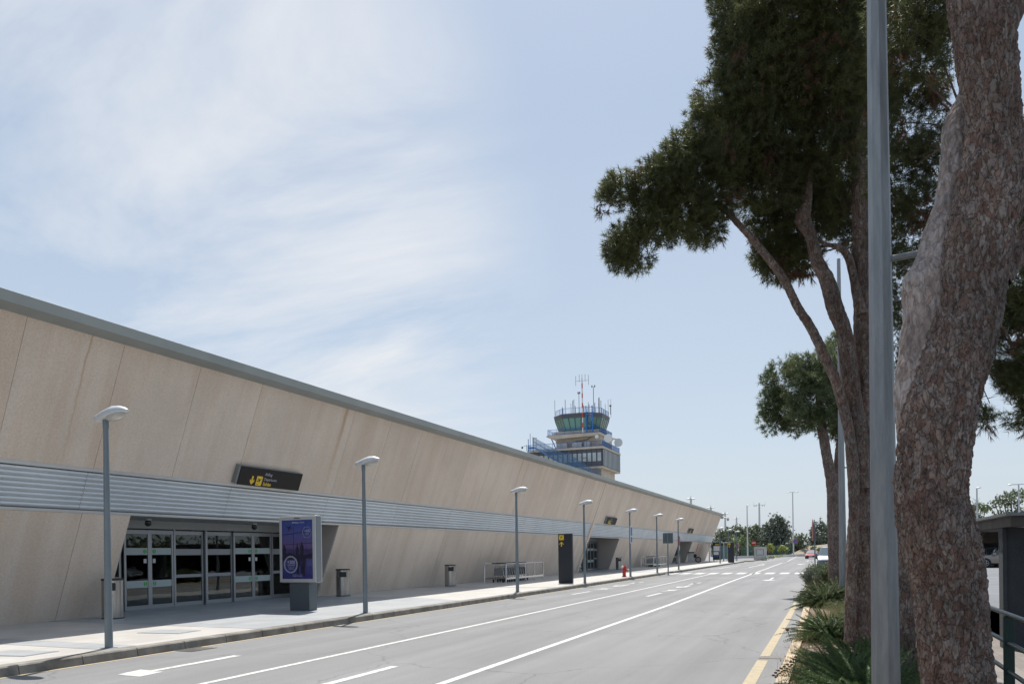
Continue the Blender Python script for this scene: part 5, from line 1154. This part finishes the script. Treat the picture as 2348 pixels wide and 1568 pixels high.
# ------------------------------------------------------------------ ferns, shrubs and weeds in the strip
def plume_verts(base, d, L, nseg, r, nl, curl, wd):
    """foxtail plume: curved stem set all round with fine leaves"""
    t_ = np.linspace(0, 1, nseg); d = unit(np.array(d, float)); side = np.array([d[0], d[1], 0]); side = side/max(np.linalg.norm(side), 1e-6)
    pts = np.array(base)+d*L*t_[:, None]+(side*curl*L*.28-np.array([0, 0, curl*L*.6]))*(t_[:, None]**2)
    tg = unit(np.gradient(pts, axis=0)); V = []
    for i in range(nseg):
        rr = r*(1-.75*t_[i]**2.2)*(.6+.4*min(1, t_[i]*5)); rd = unit(rng.normal(size=(nl, 3))); rd = unit(rd-tg[i]*(rd@tg[i])[:, None]*.9+tg[i]*.55)
        b = pts[i]+rng.normal(size=(nl, 3))*.004; sd = unit(np.cross(rd, tg[i]))*wd/2
        V.append(np.stack([b-sd, b+sd, b+rd*rr*(.7+.5*rng.random((nl, 1)))], 1))
    return np.concatenate(V).reshape(-1, 3)
def fern(name, label, c, R, H, n, mat='fern', plume_r=.035, lean=(0, 0), wd=.0045, group=None, nl=11, nseg=30, curl=.5):
    c = np.array([float(c[0]), float(c[1]), float(c[2])]); t = thing(name, label, 'plant', c, 0, group); V = []
    for k in range(n):
        a = 2*pi*k/n+rng.uniform(-.4, .4); el = rng.uniform(.25, 1.45); rr = rng.random()*R*.35
        d = (cos(a)*cos(el)+lean[0], sin(a)*cos(el)+lean[1], sin(el)); L = (R*cos(el)+H*sin(el))*rng.uniform(.75, 1.15)
        V.append(plume_verts((rr*cos(a), rr*sin(a), 0), d, L, nseg, plume_r, nl, curl*rng.uniform(.5, 1.3), wd))
    V = np.concatenate(V); fast('fronds', V, np.arange(len(V)).reshape(-1, 3), mat, t)
    return t
fg = 'foxtail ferns in the planting strip'
def at_g(px, py): q = G(px, py, .1); return q
fk = dict(group=fg, nl=13)
fern('foxtail_fern', 'large dark foxtail fern around the foot of the near steel post', at_g(1995, 1650), .36, .85, 260, plume_r=.05, curl=.8, wd=.006, **fk)
fern('foxtail_fern', 'bright green foxtail fern nearest the camera beside the kerb, at the bottom edge', at_g(1908, 1650), .20, .50, 150, plume_r=.05, curl=.6, wd=.007, **fk)
fern('foxtail_fern', 'dark foxtail fern between the near kerb and the steel post', at_g(1945, 1590), .34, .75, 250, plume_r=.05, curl=.7, wd=.006, **fk)
fern('foxtail_fern', 'dark foxtail fern behind the near ones, in front of the leaning pine trunk', at_g(1975, 1560), .36, .72, 230, plume_r=.05, curl=.7, wd=.007, **fk)
fern('foxtail_fern', 'upright foxtail fern clump reaching up before the steel post', at_g(2050, 1620), .26, .75, 70, plume_r=.04, **fk)
fern('foxtail_fern', 'dark sprawling foxtail fern in front of the base of the leaning pine', at_g(1908, 1470), .40, .66, 230, plume_r=.055, wd=.010, curl=.7, **fk)
fern('foxtail_fern', 'mid green foxtail fern mound spreading behind the dark fern by the kerb', at_g(1893, 1390), .50, .80, 260, plume_r=.085, wd=.017, mat='shrub_green', curl=.8, **fk)
fern('foxtail_fern', 'low foxtail fern mound in front of the farther steel post', at_g(1925, 1376), .55, .85, 220, plume_r=.085, wd=.017, mat='shrub_green', curl=.8, **fk)
def shrub(name, label, c, R, H, mat, n=2600, L=.05, wd=.02, group=None, cat='shrub', stems=30, tall=0):
    c = np.array([float(q) for q in c]); t = thing(name, label, cat, c, 0, group); m = MB()
    ends = []
    for k in range(stems):
        a = rng.uniform(0, 2*pi); rr = R*rng.random()**.6; h = H*rng.uniform(.55, 1.1); e = np.array([rr*cos(a), rr*sin(a), h]); b0 = np.array([rr*.3*cos(a), rr*.3*sin(a), 0]); m.tube([b0, (b0+e)/2+rng.normal(size=3)*.04, e], [.012, .008, .003], 4); ends.append((b0, e))
    m.build('stem', 'twig', t)
    idx = rng.integers(0, stems, n); u = rng.random((n, 1))**.6; B_ = np.array([e[0] for e in ends])[idx]; E_ = np.array([e[1] for e in ends])[idx]
    Cn = B_+(E_-B_)*(.25+.75*u)+rng.normal(size=(n, 3))*R*.09; Dn = unit(E_-B_+rng.normal(size=(n, 3))*.6)
    V = tufts(Cn, Dn, 8, L, wd, .05, 1.0, .05); fast('foliage', V, np.arange(len(V)).reshape(-1, 3), mat, t); return t
shrub('shrub', 'bushy rosemary like shrub in front of the silver van', at_g(1892, 1338), .95, .72, 'shrub_green', n=5200, L=.09, wd=.02, group='shrubs in the planting strip', stems=60)
shrub('shrub', 'twiggy grey green shrub leaning over the kerb before the yellow kerb end', at_g(1868, 1352), .6, .75, 'leaf_grey', n=1500, L=.08, wd=.014, group='shrubs in the planting strip', stems=45)
shrub('shrub', 'green shrub at the foot of the forked farther pine', at_g(1925, 1352), .9, .7, 'shrub_green', n=3600, L=.09, wd=.02, group='shrubs in the planting strip', stems=45)
for y_, x_ in ((34, .8), (41, .2), (48, -.2), (55, -.2)):
    shrub('shrub', {34: 'small shrub in the middle of the strip behind the foxtail mounds', 41: 'green shrub in the strip just beyond the forked pine', 48: 'green shrub in the strip near its far end before the van', 55: 'last green shrub at the far end of the strip'}[y_], (x_, y_, .1), .7, .5, 'shrub_green', n=1500, L=.1, wd=.03, group='shrubs in the planting strip')
# dry grass and weeds: stuff
gv = []
for (px, py, n, r, h) in ((1850, 1480, 90, .25, .25), (1905, 1420, 500, .5, .34), (1930, 1420, 400, .5, .32), (1815, 1500, 60, .15, .22), (1835, 1560, 120, .3, .3), (1960, 1600, 150, .4, .35), (2085, 1640, 120, .5, .25), (1870, 1440, 140, .25, .25), (1800, 1545, 40, .12, .28), (1870, 1380, 250, .5, .5), (1850, 1360, 160, .4, .7), (2110, 1600, 120, .4, .2)):
    c = G(px, py, .1); k = int(n)
    b = c+np.stack([rng.normal(size=k)*r*.6, rng.normal(size=k)*r, np.zeros(k)], 1); b[:, 0] = np.maximum(b[:, 0], -.62); d = unit(rng.normal(size=(k, 3))*.45+np.array([0, 0, 1])); s = unit(np.cross(d, rng.normal(size=(k, 3))))*.003
    hh = h*(.5+rng.random((k, 1))*.8); mid = b+d*hh*.6; tip = mid+unit(d+rng.normal(size=(k, 3))*.5)*hh*.4
    gv.append(np.stack([b-s, b+s, mid, mid-s*.6, mid+s*.6, tip], 1).reshape(-1, 3))
gv = np.concatenate(gv); tag(fast('dry_grass', gv, np.arange(len(gv)).reshape(-1, 3), 'dry_grass'), kind='stuff')
# fallen needles and small gravel on the strip and gutter
n = 5200; xy = np.stack([rng.uniform(-1.05, 1.6, n), rng.uniform(4, 26, n)], 1); zb_ = np.where(xy[:, 0] < -.52, .006, .108); ok = (xy[:, 0] > -.50) | (rng.random(n) < .25); xy, zb_ = xy[ok], zb_[ok]; n = len(xy)
a = rng.uniform(0, pi, n); L_ = rng.uniform(.02, .06, n); d = np.stack([np.cos(a)*L_, np.sin(a)*L_, rng.uniform(0, .01, n)], 1); s = np.stack([-np.sin(a)*.004, np.cos(a)*.004, np.zeros(n)], 1); b = np.concatenate([xy, zb_[:, None]], 1)
V = np.stack([b-s, b+s, b+d], 1).reshape(-1, 3); tag(fast('fallen_needles', V, np.arange(len(V)).reshape(-1, 3), 'needles_brown'), kind='stuff')
m = MB(); r_ = random.Random(2)
for _ in range(420):
    x, y = r_.uniform(-.45, 1.5), r_.uniform(5, 20); s_ = r_.uniform(.008, .03); m.ell((x, y, .1+s_*.3), (s_, s_*r_.uniform(.6, 1), s_*.6), 5, 3)
tag(m.build('gravel', 'pale_wall'), kind='stuff')
gx_, gy_ = rng.uniform(-.50, 1.5, 30000), rng.uniform(6.5, 40, 30000)
hv = np.array([mn.noise(Vector((x*1.3, y*.55, 4.)))+.5*mn.noise(Vector((x*3., y*1.5, 1.))) for x, y in zip(gx_, gy_)])
ok = hv > -.02; gx_, gy_, hv = gx_[ok], gy_[ok], hv[ok]; n = len(gx_)
Cn = np.stack([gx_, gy_, .10+rng.random(n)*np.clip(hv, 0, .5)*.45], 1); Dn = unit(rng.normal(size=(n, 3))*.5+np.array([0, 0, .8]))
V = tufts(Cn, Dn, 9, .085, .007, .08, .9, .1); cv = rng.random(n) < .82; V = V.reshape(n, -1, 3)
for sel, mt, nm_ in ((cv, 'shrub_green', 'ground_cover'), (~cv, 'dry_grass', 'dry_ground_cover')):
    q = V[sel].reshape(-1, 3); tag(fast(nm_, q, np.arange(len(q)).reshape(-1, 3), mt), kind='stuff')
# dried flower heads by the kerb
t = thing('dry_weed', 'dry weed stem with round brown seed head over the yellow line', 'plant', tuple(G(1806, 1490, .0)), 0)
MB().tube([(0.12, 0, 0), (.05, 0, .2), (0, 0, .33)], .004, 4).build('stem', 'twig', t); MB().ell((0, 0, .35), (.03, .03, .03), 8, 6).build('seed_head', 'needles_brown', t)
t = thing('dry_weed', 'dry weed with small curled brown leaves leaning over the kerb at the bottom edge', 'plant', tuple(G(1800, 1570, .0)), 0)
m = MB(); lf = MB()
for k in range(9):
    a = -2.6+.25*k; e = Vector((cos(a)*.16, .03*sin(k), .12+.03*k)); m.tube([(0.1, 0, 0), (e.x*.5+.05, 0, e.z*.6), e], .003, 4); lf.ell(e, (.022, .012, .014), 6, 4); lf.ell(e*.8, (.018, .012, .012), 6, 4)
m.build('stem', 'twig', t); lf.build('leaf', 'needles_brown', t)

# ------------------------------------------------------------------ distant vegetation
def leafcloud(parent, blobs, dens, sz, mat, name='crown', jag=.25):
    Vs = []
    for (c, r) in blobs:
        r = np.array(r, float); n = int(dens*r[0]*r[2]); u = unit(rng.normal(size=(n, 3))); rad = rng.random((n, 1))**.33*(1+jag*rng.normal(size=(n, 1))*.5)
        p = np.array(c)+u*r*rad; nrm = unit(u+rng.normal(size=(n, 3))*.7); a = unit(np.cross(nrm, rng.normal(size=(n, 3)))); b = np.cross(nrm, a); s = sz*(.5+rng.random((n, 1)))
        Vs.append(np.stack([p-a*s, p+b*s*.6, p+a*s, p-b*s*.6], 1).reshape(-1, 3))
    V = np.concatenate(Vs)-np.array(parent.location); return fast(name, V, np.arange(len(V)).reshape(-1, 4), mat, parent)
def far_tree(name, label, base_px, d, blobs_px, mat, dens=60, sz=.22, trunk_w=.16, group=None, lean=0, jag=.25, cat='tree'):
    b = A(base_px, 1270, d); z0 = gh(b[1]); t = thing(name, label, cat, (b[0], b[1], z0), 0, group)
    bl_ = []
    for q in blobs_px:
        px, py, r = q[:3]; fz = q[3] if len(q) > 3 else 1; dd = d+random.uniform(-1.5, 1.5); p = A(px, py, dd); rr = r/FP*dd; bl_.append((p, (rr, rr, rr*fz)))
    m = MB()
    for (c, r) in bl_: m.tube([(b[0], b[1], z0), (b[0]*.5+c[0]*.5, b[1]*.5+c[1]*.5, z0*.4+c[2]*.6-.3), tuple(c)], [trunk_w, trunk_w*.6, .03], 5)
    m.build('trunk', 'far_trunk', t, W=True)
    leafcloud(t, bl_, dens, sz, mat, jag=jag); return t
gt = 'trees beyond the road'
far_tree('olive_tree', 'low dark green tree just beyond the terminal corner', 1655, 172, [(1648, 1225, 14), (1660, 1232, 16), (1640, 1245, 14), (1665, 1252, 18), (1650, 1258, 16)], 'leaf_olive', 130, .24, group=gt)
far_tree('olive_tree', 'broad mid green tree behind the bus shelter and distant lamps', 1690, 178, [(1672, 1222, 16), (1690, 1218, 16), (1704, 1222, 14), (1680, 1240, 22), (1705, 1245, 22), (1695, 1260, 20), (1712, 1232, 12)], 'leaf_olive', 130, .24, group=gt)
far_tree('olive_tree', 'pale green bush before the taller trees at the distant lamps', 1697, 168, [(1688, 1240, 12), (1700, 1236, 12), (1710, 1244, 12), (1690, 1256, 16), (1706, 1260, 16)], 'leaf_bright', 130, .2, group=gt, cat='bush')
far_tree('eucalyptus_tree', 'loose dark tree behind the slim single lamp mast', 1725, 184, [(1718, 1222, 16), (1732, 1216, 16), (1726, 1240, 22), (1742, 1238, 20), (1748, 1220, 14), (1745, 1258, 20), (1724, 1262, 20), (1712, 1212, 6), (1734, 1205, 5)], 'leaf_olive', 130, .24, group=gt)
far_tree('eucalyptus_tree', 'tallest grey green tree with airy top between the two tall lamp masts', 1778, 176, [(1780, 1200, 20), (1796, 1208, 18), (1764, 1212, 18), (1775, 1225, 26), (1798, 1230, 22), (1758, 1235, 20), (1785, 1250, 26), (1805, 1222, 9), (1783, 1187, 8), (1770, 1193, 6), (1792, 1192, 7), (1757, 1205, 5), (1762, 1255, 22)], 'leaf_grey', 120, .26, group=gt, jag=.45)
far_tree('olive_tree', 'rounded dark bush right of the tall twin lamp mast', 1832, 172, [(1828, 1236, 14), (1842, 1234, 12), (1820, 1246, 14), (1836, 1252, 16), (1815, 1256, 14)], 'leaf_olive', 140, .22, group=gt, cat='bush')
far_tree('poplar_tree', 'row of upright feathery tree tops behind the red car', 1880, 182, [(1862, 1220, 8, 2), (1872, 1212, 8, 2.2), (1884, 1208, 8, 2.6), (1896, 1216, 9, 2.2), (1908, 1214, 9, 2), (1870, 1236, 16), (1888, 1234, 18), (1905, 1238, 18), (1880, 1250, 18), (1920, 1225, 14), (1925, 1245, 16), (1862, 1246, 14)], 'leaf_grey', 120, .26, group=gt, jag=.4)
far_tree('shrub', 'yellow green palm like bush behind the white cabinet', 1767, 160, [(1766, 1252, 7), (1762, 1257, 6), (1771, 1257, 6), (1767, 1264, 5)], 'leaf_yellow', 300, .2, group='bushes along the far fence', cat='bush')
far_tree('shrub', 'yellow green bush by the far fence left of the tall lamp mast', 1797, 160, [(1796, 1256, 7), (1790, 1260, 6), (1804, 1260, 6)], 'leaf_yellow', 300, .2, group='bushes along the far fence', cat='bush')
far_tree('shrub', 'round green bush by the fence behind the red car', 1872, 158, [(1866, 1258, 8), (1876, 1262, 9), (1888, 1260, 8)], 'leaf_bright', 240, .2, group='bushes along the far fence', cat='bush')
# earth bank and grass behind, fence, barrier
q = [A(x, 1262, 172) for x in (1810, 1850, 1900, 1960)]
m = MB()
hs = [.6, 2.3, 2.7, 2.9]
for i in range(3):
    a, b = q[i], q[i+1]; m.add([(a[0], a[1]-6, gh(a[1])), (b[0], b[1]-6, gh(b[1])), (b[0], b[1], hs[i+1]), (a[0], a[1], hs[i]), (b[0], b[1]+30, hs[i+1]), (a[0], a[1]+30, hs[i])], [(0, 1, 2, 3), (3, 2, 4, 5)])
struct(m, 'earth_bank', 'dry_ground')
def hedge_mass():
    t = thing('hedge', 'dense dark reed hedge behind the mesh fence at the foot of the trees', 'hedge', A(1730, 1274, 170), 0)
    bl_ = []
    for px in range(1640, 1850, 7):
        p = A(px, 1262, 170+random.uniform(0, 3)); bl_.append(((p[0], p[1], gh(p[1])+.9), (.9, .9, 1.5)))
    leafcloud(t, bl_, 220, .16, 'leaf_olive', name='foliage')
hedge_mass()
t = thing('mesh_fence', 'green wire mesh fence on posts before the distant bushes', 'fence', A(1740, 1274, 163), 0)
a, b = A(1700, 1273, 158), A(1815, 1272, 166); m = MB(); pm = MB()
m.add([(a[0], a[1], gh(a[1])), (b[0], b[1], gh(b[1])), (b[0], b[1], gh(b[1])+2.1), (a[0], a[1], gh(a[1])+2.1)], [(0, 1, 2, 3)]); m.build('wire_mesh', 'fence_mesh', t, W=True)
for k in range(12):
    c = a+(b-a)*k/11; pm.tube([(c[0], c[1], gh(c[1])), (c[0], c[1], gh(c[1])+2.2)], .06, 5)
pm.build('post', 'fence_green', t, W=True)
t = thing('road_barrier', 'low pale concrete barrier curving along the far road', 'barrier', A(1740, 1274, 150), 0)
m = MB(); pts_ = [A(1650, 1280, 140), A(1700, 1277, 146), A(1760, 1273, 150), A(1810, 1270, 155), A(1850, 1268.5, 160)]
for a, b in zip(pts_[:-1], pts_[1:]):
    za, zb_ = gh(a[1]), gh(b[1]); m.add([(a[0], a[1], za), (b[0], b[1], zb_), (b[0], b[1], zb_+.45), (a[0], a[1], za+.45), (a[0], a[1]+.3, za), (b[0], b[1]+.3, zb_), (b[0], b[1]+.3, zb_+.45), (a[0], a[1]+.3, za+.45)], [(0, 1, 2, 3), (3, 2, 6, 7), (5, 4, 7, 6)])
m.build('wall', 'pale_wall', t, W=True)
# small plants on the traffic island: countable tufts
for k, (px, d) in enumerate(((1752, 121), (1756, 124), (1762, 130), (1769, 134), (1776, 139), (1783, 144), (1790, 150), (1798, 155))):
    p = A(px, 1280, d); t = thing('island_plant', ['dark low plant at the left foot of the white cabinet', 'dark low plant just right of the white cabinet', 'second low plant right of the white cabinet on the island', 'third low plant along the traffic island kerb', 'fourth low plant along the traffic island kerb', 'fifth low plant along the traffic island kerb', 'sixth low plant along the traffic island kerb', 'farthest low plant on the traffic island'][k], 'plant', (p[0], p[1], gh(p[1])+.1), 0, 'low plants on the traffic island')
    leafcloud(t, [((p[0], p[1], gh(p[1])+.25), (.45, .45, .3))], 300, .1, 'leaf_yellow' if k > 3 else 'leaf_olive', name='foliage')
# right: umbrella pines beyond the parking canopy
gr_ = 'trees beyond the parking canopy'
far_tree('umbrella_pine', 'large spreading pine with lumpy layered crown above the parking canopy', 2325, 105, [(2288, 1150, 14, .6), (2300, 1142, 18, .6), (2318, 1134, 18, .6), (2336, 1130, 20, .6), (2360, 1136, 24, .6), (2310, 1156, 18, .6), (2330, 1150, 18, .55), (2272, 1162, 12, .6), (2290, 1176, 14, .6), (2304, 1186, 13, .6), (2325, 1176, 18, .6), (2345, 1172, 20, .6), (2280, 1152, 10, .6), (2340, 1190, 16), (2318, 1192, 10)], 'leaf_olive', 170, .17, .22, group=gr_, jag=.3)
far_tree('umbrella_pine', 'small rounded pine low behind the parking canopy next to the thin lamp mast', 2225, 100, [(2218, 1186, 15, .8), (2240, 1184, 14, .8), (2228, 1194, 16, .8), (2206, 1190, 14)], 'leaf_olive', 190, .15, .2, group=gr_)
far_tree('olive_tree', 'scrubby tree behind the small rounded pine', 2235, 112, [(2220, 1166, 12), (2236, 1162, 11), (2250, 1160, 12), (2206, 1172, 12), (2260, 1168, 12), (2212, 1176, 12)], 'leaf_bright', 150, .18, .2, group=gr_)
b = A(2212, 1200, 108); t = thing('dead_tree', 'bare dead branches sticking up behind the scrubby tree', 'tree', (b[0], b[1], 0)); m = MB(); r_ = random.Random(4)
for k in range(9):
    e = A(2195+r_.uniform(0, 50), 1125+r_.uniform(0, 25), 108); s = Vector(b); e = Vector(e); mid = s.lerp(e, .6)+Vector((r_.uniform(-.6, .6), 0, 0)); m.tube([s, mid, e], [.09, .05, .02], 4)
    for _ in range(4): q_ = mid.lerp(e, r_.random()); m.tube([q_, q_+Vector((r_.uniform(-.8, .8), 0, r_.uniform(.1, .8)))], [.025, .012], 4)
m.build('branch', 'far_trunk', t, W=True)
# unseen hedge line added right of the parking lot, dark for the door glass to mirror
m = thing('hedge', 'unseen hedge added right of the parking lot for the door reflections', 'hedge', (40, 50, 0))
leafcloud(m, [((36+random.uniform(-1, 1), y, 1.8), (2.2, 2.6, 2.6)) for y in range(-20, 110, 4)], 60, .35, 'leaf_olive', name='foliage')
